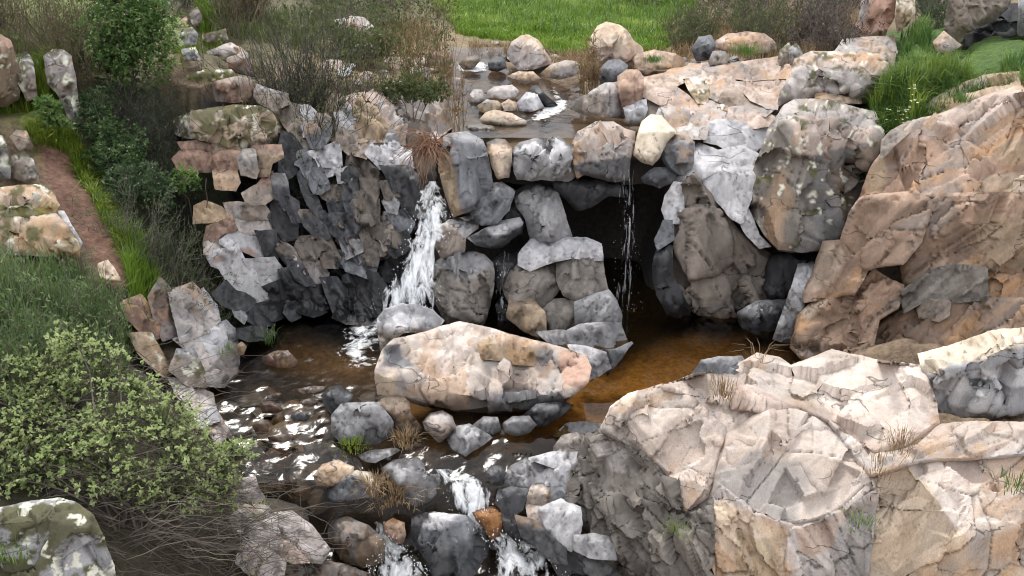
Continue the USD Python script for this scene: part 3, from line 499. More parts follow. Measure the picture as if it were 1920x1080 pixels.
# ---- upper left bank
parse('''
mossy_boulder | overhanging boulder with yellow moss on top and a bare brown end, above the dark wall | boulder | Z1 | 0,400 120,330 280,280 460,250 700,215 900,225 1060,240 1160,290 1240,400 1300,520 1290,620 1230,680 1100,690 960,715 900,700 800,745 600,710 480,660 350,620 180,600 60,560 0,500 | tone=greybrown; front=tan; lichen=.35; moss=1.15; ridge=0,440 400,400 700,420 950,330 1200,350; lean=-.1; rnd=.2; patch=940,360 1100,340 1220,420 1290,560 1280,650 1080,690 960,690 960,480@tan@1; thick=1.2
# rock_ledge | red brown broken ledge under the mossy overhanging boulder | rock ledge
+ Z1 | 40,830 120,740 260,730 480,800 540,900 520,960 300,955 90,930 | tone=redbrown
+ Z1 | 490,780 620,740 760,760 800,880 740,940 560,930 | tone=rust; front=redbrown
+ Z1 | 770,830 830,740 930,730 970,960 950,1020 810,990 | tone=greybrown
+ Z1 | 920,700 1230,690 1250,800 1130,860 1090,1000 980,1010 950,880 | tone=redbrown; front=brown
+ Z1 | 490,960 720,950 760,1090 720,1160 520,1150 | tone=greybrown
+ Z1 | 480,640 700,690 810,760 760,790 500,760 | tone=brown
+ Z1 | 110,660 300,640 500,680 500,790 300,740 160,740 | tone=redbrown
+ Z1 | 960,10 1180,80 1300,110 1320,200 1170,270 1000,180 960,120 | tone=grey; front=greybrown
leaning_stone | tall grey stone post leaning left among the ferns on the left bank | rock | V1 | 240,310 300,275 360,280 400,310 430,440 440,560 475,680 420,720 380,670 340,560 265,470 | tone=greybrown; front=greybrown; lean=.1; lichen=.25; patch=235,300 300,272 360,275 405,310 380,330 270,330@lgrey@.8; ridge=240,330 400,335; top=.6
pale_stone | pale lichened stone beside the leaning stone post at the left edge | rock | V1 | 60,320 110,300 150,290 185,330 200,430 212,550 150,575 90,450 | tone=lgrey; front=greybrown; lichen=.5; lean=.15
brown_boulder | brown earthy boulder cut by the left edge of the picture below the grass | boulder | V1 | -120,190 0,190 60,225 95,330 130,440 110,560 40,600 -120,600 | tone=redbrown; lichen=.35; front=brown
bank_stone | small tan stone at the head of the dirt path | rock | V1 | 50,770 90,730 150,735 190,830 110,850 | tone=tan; front=greybrown
bank_stone | grey lichened stone cut by the left edge beside the path | rock | V1 | -80,760 10,760 35,800 65,930 60,1005 -80,1010 | tone=grey; lichen=.6
bank_stone | dark mossy stone between the path and the left edge | rock | V1 | 60,870 140,850 190,900 225,1000 150,1030 70,1000 | tone=greybrown; lichen=.7
flat_boulder | large flat tan boulder with moss on its lower edge left of the path | boulder | F | -60,372 20,348 80,345 100,358 112,385 100,402 60,412 0,415 -60,412 | tone=tan; front=moss; ridge=-60,392 40,386 110,388; top=.4; lichen=.3
bank_slope_rock | worn earthy rock face below the flat tan boulder on the left bank | rock | F | -60,412 40,405 105,400 125,420 150,455 150,480 60,480 -60,470 | tone=tan; front=ochre; lean=.8; lichen=.2
path_edge_stone | row of pale chips edging the dirt path on its left | rock | F | 108,395 120,395 140,430 155,455 150,470 135,455 118,425 | tone=lgrey
step_stone | flat tan stone at the lower end of the dirt path | rock | V4 | 545,400 610,380 640,420 685,500 600,515 560,495 | tone=tan; front=rust; ridge=540,480 690,490; top=.3
pillow_rock | grey upper stone of the lichened pile behind the leafy bush | rock | V1 | 950,175 1080,150 1115,190 1105,255 1005,265 | tone=grey; lichen=.4
tan_block | small orange tan block on top of the lichened pile behind the leafy bush | rock | V1 | 980,132 1050,90 1058,132 1020,150 | tone=rust; front=tan
pile_rock | dark flat rock right of the lichened pile below the bright grass patch | rock | V1 | 1135,190 1270,160 1285,222 1200,240 1140,230 | tone=greybrown; lichen=.5
pile_rock | pale flat ledge with a dark gap below it, left of the brown twiggy shrub | rock | V1 | 1155,290 1300,235 1365,272 1390,295 1270,318 1180,318 | tone=pinkgrey
pile_rock | grey brown block under the pale flat ledge left of the twiggy shrub | rock | V1 | 1270,325 1390,285 1415,380 1440,440 1350,410 1290,395 | tone=greybrown; front=redbrown
pile_rock | rounded grey stone at the right foot of the leafy bush | rock | V1 | 1015,275 1100,262 1140,345 1040,345 | tone=grey; lichen=.3
moss_slab | flat slab capped with bright yellow green moss above the overhanging boulder | rock | V1 | 1030,425 1150,392 1300,390 1345,430 1200,460 1060,450 | tone=moss; lichen=.3; moss=1.1
brown_block | brown angular block between the yellow moss cap and the overhanging boulder | rock | V1 | 1190,465 1345,425 1430,450 1455,560 1330,580 1210,570 | tone=greybrown; front=redbrown
back_boulder | small grey boulder at the top edge above the bright grass patch | rock | V1 | 880,10 920,-20 960,20 950,60 900,60 | tone=grey
back_boulder | dark grey boulder between the bright grass patch and the leafy bush | rock | V1 | 1060,60 1110,40 1140,90 1130,150 1080,140 | tone=greybrown; lichen=.3
''')
# ---- upper creek and the far side
parse('''
creek_boulder | big tan upright boulder on the right of the small upper fall | boulder | V2 | 932,290 960,232 1010,198 1055,193 1110,225 1140,270 1190,350 1130,378 1060,395 1000,398 955,352 933,330 | tone=tan; front=pinkgrey; ridge=930,260 1010,240 1100,260 1190,340; lean=.35; yaw=.5,.4; vr=985,190 1010,390
creek_boulder | tallest pink tan boulder at the far end, behind the dry reeds | boulder | V2 | 1400,215 1440,145 1490,122 1560,138 1605,165 1645,225 1690,260 1705,300 1640,335 1600,350 1540,345 1480,370 1425,430 1398,390 | tone=tan; front=pink; lean=.3; vr=1500,120 1540,350; yaw=.2,.5
creek_boulder | low orange tan boulder right of the tallest pink boulder | boulder | V2 | 1595,345 1660,300 1760,278 1880,300 1930,330 1930,395 1850,390 1770,395 1700,395 1620,390 | tone=rust; front=tan; top=.4
creek_boulder | dark hollow grey boulder in front of the tallest pink boulder | boulder | V2 | 1450,390 1500,338 1560,332 1615,365 1605,415 1560,460 1500,480 1455,475 | tone=slate; front=dark
creek_boulder | upright pinkish brown block at the left end of the pink ledge | boulder | V2 | 1550,430 1600,393 1670,388 1700,430 1700,520 1690,620 1620,650 1572,630 1555,540 | tone=rust; front=redbrown; lean=.1; vr=1620,390 1630,640; yaw=.5,.3
creek_boulder | pinkish grey boulder on the right bank of the upper pool | boulder | V2 | 1285,615 1340,558 1420,500 1480,468 1565,458 1570,560 1600,670 1480,660 1380,650 | tone=pinkgrey; front=greybrown; vr=1390,480 1400,650; yaw=.6,.2
creek_boulder | pale grey wedge stone at the right end of the upper pool | rock | V2 | 1585,605 1640,568 1715,555 1725,620 1685,700 1610,690 | tone=lgrey; front=grey; ridge=1585,625 1720,600
creek_stone | white grey pyramid stone left of the black wet rock | rock | V2 | 980,585 1040,518 1100,522 1145,608 1060,632 1000,622 | tone=lgrey; vr=1050,510 1080,630; yaw=.6,.5
creek_stone | black wet slanting rock beside the middle rapid | rock | V2 | 1085,470 1150,530 1222,592 1160,605 1125,595 1060,500 | tone=black; wet=.8
creek_stone | long smooth tan stone lying at the left edge of the upper pool | rock | V2 | 775,672 810,632 860,617 960,637 1045,680 1035,712 950,722 860,708 790,695 | tone=tan; front=cream; rnd=.35; stretch=1,1,1; amp=.4
creek_stone | flat olive grey stone with black spots in the upper pool | rock | V2 | 690,712 780,697 850,707 895,757 850,775 765,766 | tone=greybrown; rnd=.3
creek_stone | flat tan slab lying in front of the big tan upright boulder | rock | V2 | 930,428 1000,398 1080,402 1125,442 1090,456 1000,452 | tone=tan
creek_stone | dark rounded boulder in the upper fall | boulder | V2 | 825,352 870,317 922,322 930,382 880,405 828,395 | tone=dark; front=slate; wet=.5; rnd=.4
creek_stone | red brown rock on the left of the upper fall | rock | V2 | 480,342 530,285 590,277 628,300 628,352 560,375 498,370 | tone=redbrown; front=brown
creek_stone | dark brown wet rock in the middle of the upper fall | rock | V2 | 660,362 700,322 750,312 785,335 752,380 685,390 | tone=brown; wet=.5
white_boulder | whitish boulder behind dry stems on the far left creek bank | boulder | V2 | -40,110 60,85 130,98 185,150 172,205 90,220 -20,200 | tone=pinkgrey; top=.4
creek_stone | flat pinkish slab in the middle of the stony creek bed | rock | V2 | 800,525 860,487 960,477 1005,510 960,565 880,555 | tone=pinkgrey
creek_stone | rounded pinkish stone at the left side of the stony creek bed | rock | V2 | 715,540 745,500 790,505 810,560 780,600 725,595 | tone=pinkgrey; rnd=.4
creek_stone | grey wedge shaped stone above the long smooth tan stone | rock | V2 | 765,595 820,557 880,567 945,625 880,645 785,635 | tone=grey; front=ochre
creek_stone | small orange tan stone left of the white grey pyramid stone | rock | V2 | 900,582 940,557 990,577 988,622 920,625 | tone=rust; front=tan
creek_slab | broad tan slab on the right bank between the upright boulder and the reeds | rock slab | V2 | 1115,412 1180,362 1260,337 1340,345 1350,412 1290,435 1220,450 1145,434 | tone=tan; front=greybrown
far_rock | dark round rock under the shrubs behind the pink ledge | rock | V3 | 45,275 90,207 160,195 190,250 165,335 75,345 | tone=slate; front=dark
far_rock | broken pink rock behind the tuft of grass on the pink ledge | rock | V3 | 180,235 250,187 370,175 460,187 535,250 525,295 430,297 330,305 250,295 185,275 | tone=rust; front=pink; facet=.2
far_rock | small grey block left of the grass tuft on the pink ledge | rock | V3 | 140,345 170,287 240,287 265,330 240,365 150,368 | tone=grey; front=greybrown
far_rock | thin standing greyish stone near the dark purple shrub | rock | V3 | 525,365 545,280 600,235 615,290 580,375 | tone=greybrown; lichen=.3
far_rock | lumpy grey stone at the left foot of the dark purple shrub | rock | V3 | 595,270 640,240 680,300 640,350 600,370 | tone=grey; lichen=.3
far_slab | tall leaning pink red slab at the top edge behind the pink ledge | rock slab | V3 | 985,110 1015,-80 1190,-80 1195,100 1140,200 955,210 | tone=red; front=red; lean=.15; ridge=980,-60 1190,-60; patch=985,60 1040,-60 1080,-60 1030,100 990,150@lgrey@.7; edge_rough=.5
far_boulder | pitted cream boulder beside the leaning pink red slab | boulder | V3 | 1195,110 1205,-60 1300,-60 1310,80 1260,150 1205,190 | tone=cream; front=ochre; lichen=.5
far_boulder | massive grey boulder at the upper right corner over a dark hollow | boulder | V3 | 1470,175 1500,-80 1880,-80 1830,50 1760,110 1700,140 1600,180 1560,250 1490,205 | tone=grey; front=greybrown; lean=-.1; ridge=1470,-60 1880,-60
far_boulder | grey boulder cut by the right edge at the top behind the hollow | boulder | V3 | 1880,200 1890,-60 2060,-60 2060,240 1950,230 | tone=grey; lean=.0
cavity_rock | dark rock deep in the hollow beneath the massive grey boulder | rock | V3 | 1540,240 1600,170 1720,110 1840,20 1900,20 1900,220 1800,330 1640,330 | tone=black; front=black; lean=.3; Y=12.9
far_block | tan block with a slanting top under the massive grey boulder | rock | V3 | 1405,235 1470,172 1540,228 1575,255 1500,300 1425,290 | tone=tan; front=grey; ridge=1400,240 1570,265; top=.5
''')
# ---- cliff top between the falls
parse('''
pillar_rock | thick upright grey pillar with a brown left face right of the white waterfall | boulder | F | 824,285 832,255 848,249 876,246 905,262 918,300 925,345 908,380 880,398 850,408 834,365 822,320 | tone=grey; front=slate; lean=.12; vr=850,250 868,400; yaw=.9,.25; ridge=824,262 905,272; top=.4; patch=822,290 845,278 868,400 848,410 822,320@ochre@1; thick=1
tan_boulder | smooth rounded tan boulder between the grey pillar and the grey block | boulder | V2 | 815,802 870,777 922,782 960,830 960,905 945,1000 880,1010 848,945 832,870 | tone=tan; front=tan; rnd=.35; stretch=1,1,1; amp=.35; lean=.2; Y=10.75
lip_boulder | pale grey faceted block at the lip of the upper pool | boulder | V2 | 955,845 1000,800 1080,778 1160,762 1225,768 1295,820 1305,900 1335,985 1280,1025 1180,1020 1120,1010 1060,1020 985,1010 960,920 | tone=lgrey; front=grey; ridge=955,870 1080,850 1180,930 1250,840 1300,830; lean=.2; amp=1.2; Y=10.7
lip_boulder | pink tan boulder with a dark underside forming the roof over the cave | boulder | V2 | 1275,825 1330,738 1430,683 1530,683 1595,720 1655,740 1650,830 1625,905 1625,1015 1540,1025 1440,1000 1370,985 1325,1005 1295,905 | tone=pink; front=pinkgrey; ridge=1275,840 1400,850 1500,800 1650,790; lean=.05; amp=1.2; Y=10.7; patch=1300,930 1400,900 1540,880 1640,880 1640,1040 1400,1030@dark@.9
cream_boulder | smooth cream coloured boulder perched above the thin fall | boulder | V2 | 1642,875 1668,740 1690,680 1740,642 1802,648 1855,710 1895,742 1830,805 1792,885 1750,932 1688,915 | tone=cream; front=cream; rnd=.3; stretch=1,1,1; amp=.3; lean=.5; Y=10.72
chock_rock | dark rock wedged right of the cream boulder | rock | V2 | 1795,805 1850,750 1925,738 1990,800 1985,920 1930,985 1840,965 1805,905 | tone=greybrown; front=slate; Y=10.75
chock_rock | grey wet stone below the cream boulder at the top of the thin fall | rock | V2 | 1680,1000 1760,940 1830,940 1900,985 1850,1035 1790,1060 1700,1030 | tone=slate; front=dark; wet=.4; Y=10.68
stack_rock | rounded grey block at the foot of the upright pillar | boulder | F | 876,372 905,346 940,341 967,358 955,395 932,420 902,423 880,402 | tone=grey; front=slate; lean=.3
stack_rock | tall light grey block with a slanting crack left of the cave | boulder | F | 962,362 985,341 1020,341 1048,363 1060,400 1075,447 1040,455 995,453 984,412 968,388 | tone=grey; front=grey; lean=.25; vr=1000,340 1015,450; yaw=.6,.3; thick=1
stack_rock | flat pale topped block right beside the white waterfall | boulder | V5 | 522,205 600,157 740,127 780,160 772,205 705,255 695,335 640,360 560,375 528,312 | tone=lgrey; front=greybrown; ridge=520,215 640,215 700,250 780,180; top=.25
stack_rock | layered black wet slab with a white top in the middle of the rock stack | rock slab | V5 | 700,255 820,195 900,157 1000,142 1025,170 1015,235 960,265 905,315 840,318 760,300 | tone=lgrey; front=black; ridge=700,265 830,235 960,215 1020,185; wet=.35; stretch=1.5,1.5,.3; patch=700,255 800,215 860,240 930,240 1010,225 900,320 760,300@black@.9
stack_rock | dark gap stone behind the layered black slab | rock | V5 | 880,160 930,20 960,10 1040,150 1020,240 960,240 | tone=black; wet=.5; Y=10.75
stack_rock | small wet black stone between the two big lower blocks | rock | V5 | 850,380 900,340 960,345 1010,320 1060,330 960,430 920,520 880,560 858,470 | tone=black; front=dark; wet=.6; Y=10.25
lower_block | dark square block under the pale topped block, left of the wet gap | boulder | V5 | 483,435 560,367 640,343 740,333 805,350 855,400 865,470 855,560 835,645 800,760 700,760 640,750 590,750 558,690 520,610 488,520 | tone=grey; front=stone; ridge=483,460 600,440 700,480 860,430; lean=.15; top=.35; vr=600,350 620,750; yaw=.9,.15; facet=.25; crack=1.3; thick=1
# block_stack | big cracked grey brown block with a pale flat top left of the cave | boulder
+ V5 | 1005,355 1070,275 1120,262 1375,267 1455,300 1462,375 1380,380 1300,360 1200,380 1130,405 1060,435 1005,405 | tone=lgrey; ridge=1005,360 1200,345 1460,320; lean=.3; top=.2
+ V5 | 915,525 960,432 1010,365 1130,390 1225,370 1232,520 1205,565 1130,645 1060,660 975,655 930,580 | tone=stone; front=stone; lean=.15; vr=985,400 960,640; yaw=.9,.1; rnd=.1
+ V5 | 1220,365 1320,345 1458,355 1470,450 1488,545 1420,605 1330,610 1260,575 1222,500 | tone=stone; lean=.15; rnd=.1; vr=1400,350 1420,600; yaw=0,.5
+ V5 | 1120,685 1200,615 1325,605 1335,745 1275,790 1180,790 | tone=stone; lean=.15; rnd=.12
+ V5 | 1322,625 1420,588 1500,562 1535,605 1568,690 1565,752 1420,752 1328,740 | tone=grey; lean=.2; rnd=.12; vr=1520,570 1530,750; yaw=0,.6
+ V5 | 955,610 1065,605 1135,680 1145,790 1110,815 1010,760 940,700 | tone=brown; front=ochre; lean=.3
+ V5 | 990,680 1060,730 1110,790 1000,800 900,760 880,640 930,560 | tone=black; Y=10.15
# base_rock | pale blue grey broken rocks at the water's edge below the big cracked block | rock
+ V5 | 1120,795 1240,785 1300,800 1290,870 1190,860 | tone=lgrey; lean=.5
+ V5 | 1270,790 1340,755 1480,742 1565,748 1590,820 1610,865 1540,900 1480,915 1390,880 1300,880 | tone=lgrey; lean=.4; vr=1470,740 1500,910; yaw=.1,.5
+ V5 | 1290,870 1390,880 1480,910 1505,985 1410,1045 1390,980 1330,930 | tone=lgrey; lean=.5; wet=.1
+ V5 | 1440,900 1540,895 1615,860 1560,940 1500,1010 1480,960 | tone=slate; wet=.4
tilted_rock | slanting grey rock with a white top at the left end of the big flat boulder | boulder | V5 | 200,712 240,658 330,627 430,632 515,660 580,720 545,775 440,785 350,795 290,840 245,870 235,970 205,810 | tone=lgrey; front=greybrown; ridge=200,735 280,770 400,780 520,770; top=.4; patch=200,700 240,655 330,625 430,630 510,660 580,720 540,780 420,780 470,700 430,680 320,680 240,740@slate@.85; lean=.1
''')
# ---- the pool and the stream below it
parse('''
# flat_boulder | big flat pale boulder with a brown patch across the pool | boulder
+ F | 702,692 716,655 738,635 800,621 862,602 905,611 960,627 1010,639 1052,650 1098,665 1110,690 1103,718 1072,743 1000,767 920,777 850,771 800,758 745,748 708,740 702,712 | tone=pale; front=pinkgrey; ridge=700,698 755,712 800,728 870,741 940,746 1000,743 1060,735 1110,715; top=.33; lean=-.6; rnd=.025; amp=.8; thick=.9; cuts=0;  patch=1052,655 1100,668 1112,695 1100,722 1062,735 1050,700@red@.9; patch=716,655 738,645 775,690 770,695 720,685@slate@.9; patch=700,696 740,702 742,750 705,740@tan@.9; patch=925,740 1060,735 1060,770 925,780@slate@.7; yaw=0,0; grow=0; twist=0; amp=.6
+ F | 893,642 920,627 960,627 1010,639 1052,652 1062,690 1030,692 960,683 903,674 | tone=tan; front=ochre; ridge=893,646 960,640 1055,664; top=.2; lean=.3; Y=8.3; grow=0; rnd=.06; twist=0; vr=1000,630 1030,690; yaw=.05,.5; patch=1000,650 1062,660 1062,692 1010,690@slate@.8
pool_boulder | grey flat sided block in the water left of the big flat boulder | boulder | F | 620,778 640,756 712,753 738,790 738,818 706,833 640,832 620,812 | tone=grey; front=grey; lean=.25; rnd=.12; ridge=620,772 720,765
pool_boulder | brown wedge rock behind the grey flat sided block | rock | V8 | 205,95 280,57 350,67 385,100 395,170 445,230 475,295 400,290 300,260 255,175 | tone=tan; front=brown; ridge=205,120 300,150 380,120 470,280
pool_boulder | round pinkish stone in front of the big flat boulder | rock | V8 | 455,215 500,162 570,147 625,180 645,240 605,285 550,338 508,295 475,262 | tone=pinkgrey; front=pink; rnd=.3; stretch=1,1,1; lean=.3
pool_boulder | grey white stone at the foot of the round pinkish stone | rock | V8 | 570,335 640,238 720,222 775,250 855,300 800,345 740,378 700,408 650,395 598,365 | tone=lgrey; vr=690,220 700,400; yaw=.4,.3; lean=.5
pool_boulder | small pale stone tucked under the front edge of the big flat boulder | rock | V8 | 725,245 800,182 880,185 900,262 860,297 780,275 | tone=lgrey; front=grey
pool_boulder | pale rounded stone under the right front edge of the big flat boulder | rock | V8 | 900,225 960,182 1060,177 1100,230 1060,275 990,300 925,275 | tone=lgrey; front=grey; rnd=.3
under_rock | dark grey rock in the shade below the right end of the big flat boulder | rock | V8 | 1000,190 1100,110 1260,95 1310,120 1240,180 1140,240 1080,250 | tone=slate; front=dark; wet=.3
pool_boulder | flat bluish white slab lying in the mossy water above the dark blue stone | rock slab | V8 | 90,402 160,373 310,358 335,373 280,405 190,445 125,435 | tone=lgrey; ridge=90,415 200,425 330,385; top=.15
pool_boulder | rounded tan stone at the left of the dark blue stone | rock | F | 587,892 604,870 635,861 664,875 662,902 626,912 594,912 | tone=tan; front=tan; rnd=.35; stretch=1,1,1; amp=.5
pool_boulder | dark blue grey stone with a cream top beside the dry grass | rock | F | 604,925 640,888 668,881 695,885 714,906 710,932 660,938 610,943 | tone=cream; front=slate; ridge=604,915 650,890 700,912; lean=.3
pool_boulder | square grey block with a pale top left of the lower rapids | boulder | V8 | 215,475 290,427 420,407 465,430 475,500 545,510 585,600 545,648 420,690 368,668 335,595 298,562 245,512 | tone=lgrey; front=grey; ridge=215,485 330,505 470,490; lean=.15; vr=345,410 360,690; yaw=.6,.2
low_boulder | dark grey boulder in the middle of the bottom edge between two rapids | boulder | V8 | 395,745 500,717 600,727 700,737 785,800 825,870 865,1000 850,1100 700,1120 520,1110 440,985 395,865 | tone=lgrey; front=slate; ridge=395,780 500,830 620,800 700,760 780,810; lean=.35; crack=1.2; vr=560,720 600,1100; yaw=.4,.3
wet_stone | orange brown wet stone in the lower rapids | rock | V8 | 735,722 790,692 860,687 910,720 915,820 893,868 840,888 798,805 755,765 | tone=wetorange; rnd=.35; stretch=1,1,1; wet=.2
wet_stone | small orange stone at the left of the dark grey boulder at the bottom | rock | V8 | 230,785 290,752 355,778 365,850 345,905 290,895 245,845 | tone=wetorange; front=rust; rnd=.35; stretch=1,1,1
wet_stone | dark brown stone at the bottom left of the rapids | rock | F | 610,978 650,968 692,985 725,1015 718,1055 680,1066 638,1050 616,1010 | tone=greybrown; front=brown; rnd=.25; wet=.35
wet_stone | flat brown stone in the shallow stream by the grey white end block | rock | V4 | 1330,860 1360,840 1390,870 1370,920 1335,915 | tone=rust
wet_stone | wedge of rust brown rock in the shallow pool at the left | rock | V4 | 1470,930 1540,895 1620,890 1675,950 1660,990 1560,990 1480,970 | tone=rust; front=redbrown; wet=.2
stream_stone | small rust brown pointed stone in the left stream | rock | V7 | 1415,235 1470,200 1515,215 1510,275 1450,290 | tone=rust; front=redbrown
stream_stone | long flat brown stone in the left stream | rock | V7 | 1505,300 1580,282 1650,280 1655,310 1590,330 1515,330 | tone=redbrown; front=brown
stream_stone | rounded brown stone in the upper part of the left stream | rock | V7 | 1460,110 1510,95 1570,110 1600,150 1550,170 1475,165 | tone=redbrown; rnd=.35; stretch=1,1,1
stream_stone | flat pinkish stone at the head of the left stream | rock | V7 | 1660,30 1760,10 1840,10 1800,50 1700,60 | tone=pink
stream_stone | dark blue rounded stone at the head of the left stream | rock | V7 | 1805,65 1850,15 1910,5 1990,60 1980,110 1860,190 1830,140 | tone=dark; front=slate; rnd=.3
stream_stone | small grey stone lying low in the left stream | rock | V7 | 1620,180 1680,150 1750,180 1720,210 1640,205 | tone=slate; wet=.4
stream_stone | orange flat stone in the left stream near the dark blue stone | rock | V7 | 1680,100 1740,80 1785,95 1760,130 1700,130 | tone=rust
low_ledge | small pinkish stone in the bottom left corner of the rapids | rock | V8 | -60,1060 0,1020 80,1030 150,1075 140,1140 -60,1140 | tone=pale
# cracked_ledge | pinkish grey cracked ledge at the bottom edge left of the rapids | rock ledge
+ V7 | 1300,755 1380,687 1500,695 1530,735 1470,780 1400,830 1330,820 | tone=pinkgrey; lean=.8
+ V7 | 1530,735 1640,725 1745,800 1845,930 1805,1000 1720,990 1640,900 1560,810 | tone=pinkgrey; lean=.6; rnd=.1; vr=1740,790 1770,1000; yaw=0,.6
+ V7 | 1400,835 1475,785 1535,750 1560,830 1580,920 1500,930 1430,900 | tone=pinkgrey; lean=.7
+ V7 | 1585,880 1640,905 1720,995 1650,1000 1540,960 1580,930 | tone=pink; lean=.7
+ V7 | 1380,880 1430,905 1500,940 1560,970 1600,1000 1580,1100 1450,1100 1330,1000 | tone=pinkgrey; lean=.7
+ V7 | 1590,1020 1680,990 1800,1000 1920,1020 2060,1070 2050,1140 1590,1140 | tone=pale; lean=.7
+ V7 | 1360,540 1430,530 1440,570 1380,580 | tone=pinkgrey
+ V7 | 1340,610 1440,590 1480,640 1400,680 1320,670 | tone=pinkgrey
# water_ledge | blue white wet ledge of broken rock between the rapids and the big right boulder | rock ledge
+ V8 | 1215,285 1270,232 1350,222 1475,237 1490,335 1400,330 1300,295 | tone=lgrey; lean=.7; top=.2
+ V8 | 1205,355 1250,298 1330,282 1385,310 1355,385 1280,405 1215,405 | tone=pale; lean=.6
+ V8 | 915,545 960,468 1040,428 1180,440 1215,470 1155,565 1050,588 955,588 | tone=lgrey; lean=.6; rnd=.2
+ V8 | 1080,420 1220,388 1360,400 1310,470 1295,595 1200,565 1160,560 1220,470 | tone=lgrey; lean=.6
+ V8 | 1045,625 1080,577 1190,572 1200,640 1125,700 1055,690 | tone=pale; front=greybrown; ridge=1045,630 1190,620
+ V8 | 1190,590 1300,590 1310,680 1230,670 1190,650 | tone=slate
+ V8 | 1120,705 1235,655 1335,700 1345,790 1325,875 1290,930 1200,870 1155,795 | tone=lgrey; lean=.5
+ V8 | 1050,690 1130,700 1190,830 1160,830 1060,760 | tone=pinkgrey; lean=.4
+ V8 | 990,750 1080,775 1165,860 1255,930 1260,1010 1180,990 1100,910 1020,850 | tone=brown; front=dark; wet=.3; lean=.5
+ V8 | 890,605 960,588 1045,600 1010,700 940,750 880,665 | tone=slate; front=dark; wet=.3
+ V8 | 905,730 960,740 1010,860 990,880 930,820 | tone=black; wet=.6
+ V8 | 1160,860 1290,930 1340,960 1400,1090 1240,1090 1180,980 | tone=dark; front=slate; wet=.2
+ V8 | 1300,1030 1360,980 1500,960 1580,1010 1600,1110 1300,1110 | tone=lgrey; front=grey; lean=.5
+ V8 | 1320,860 1420,850 1520,870 1540,980 1400,970 1320,930 | tone=grey; lean=.5
rapid_stone | wet dark stone at the head of the lower rapids | rock | V8 | 810,500 850,455 900,460 930,500 905,565 840,570 | tone=slate; wet=.6
''')
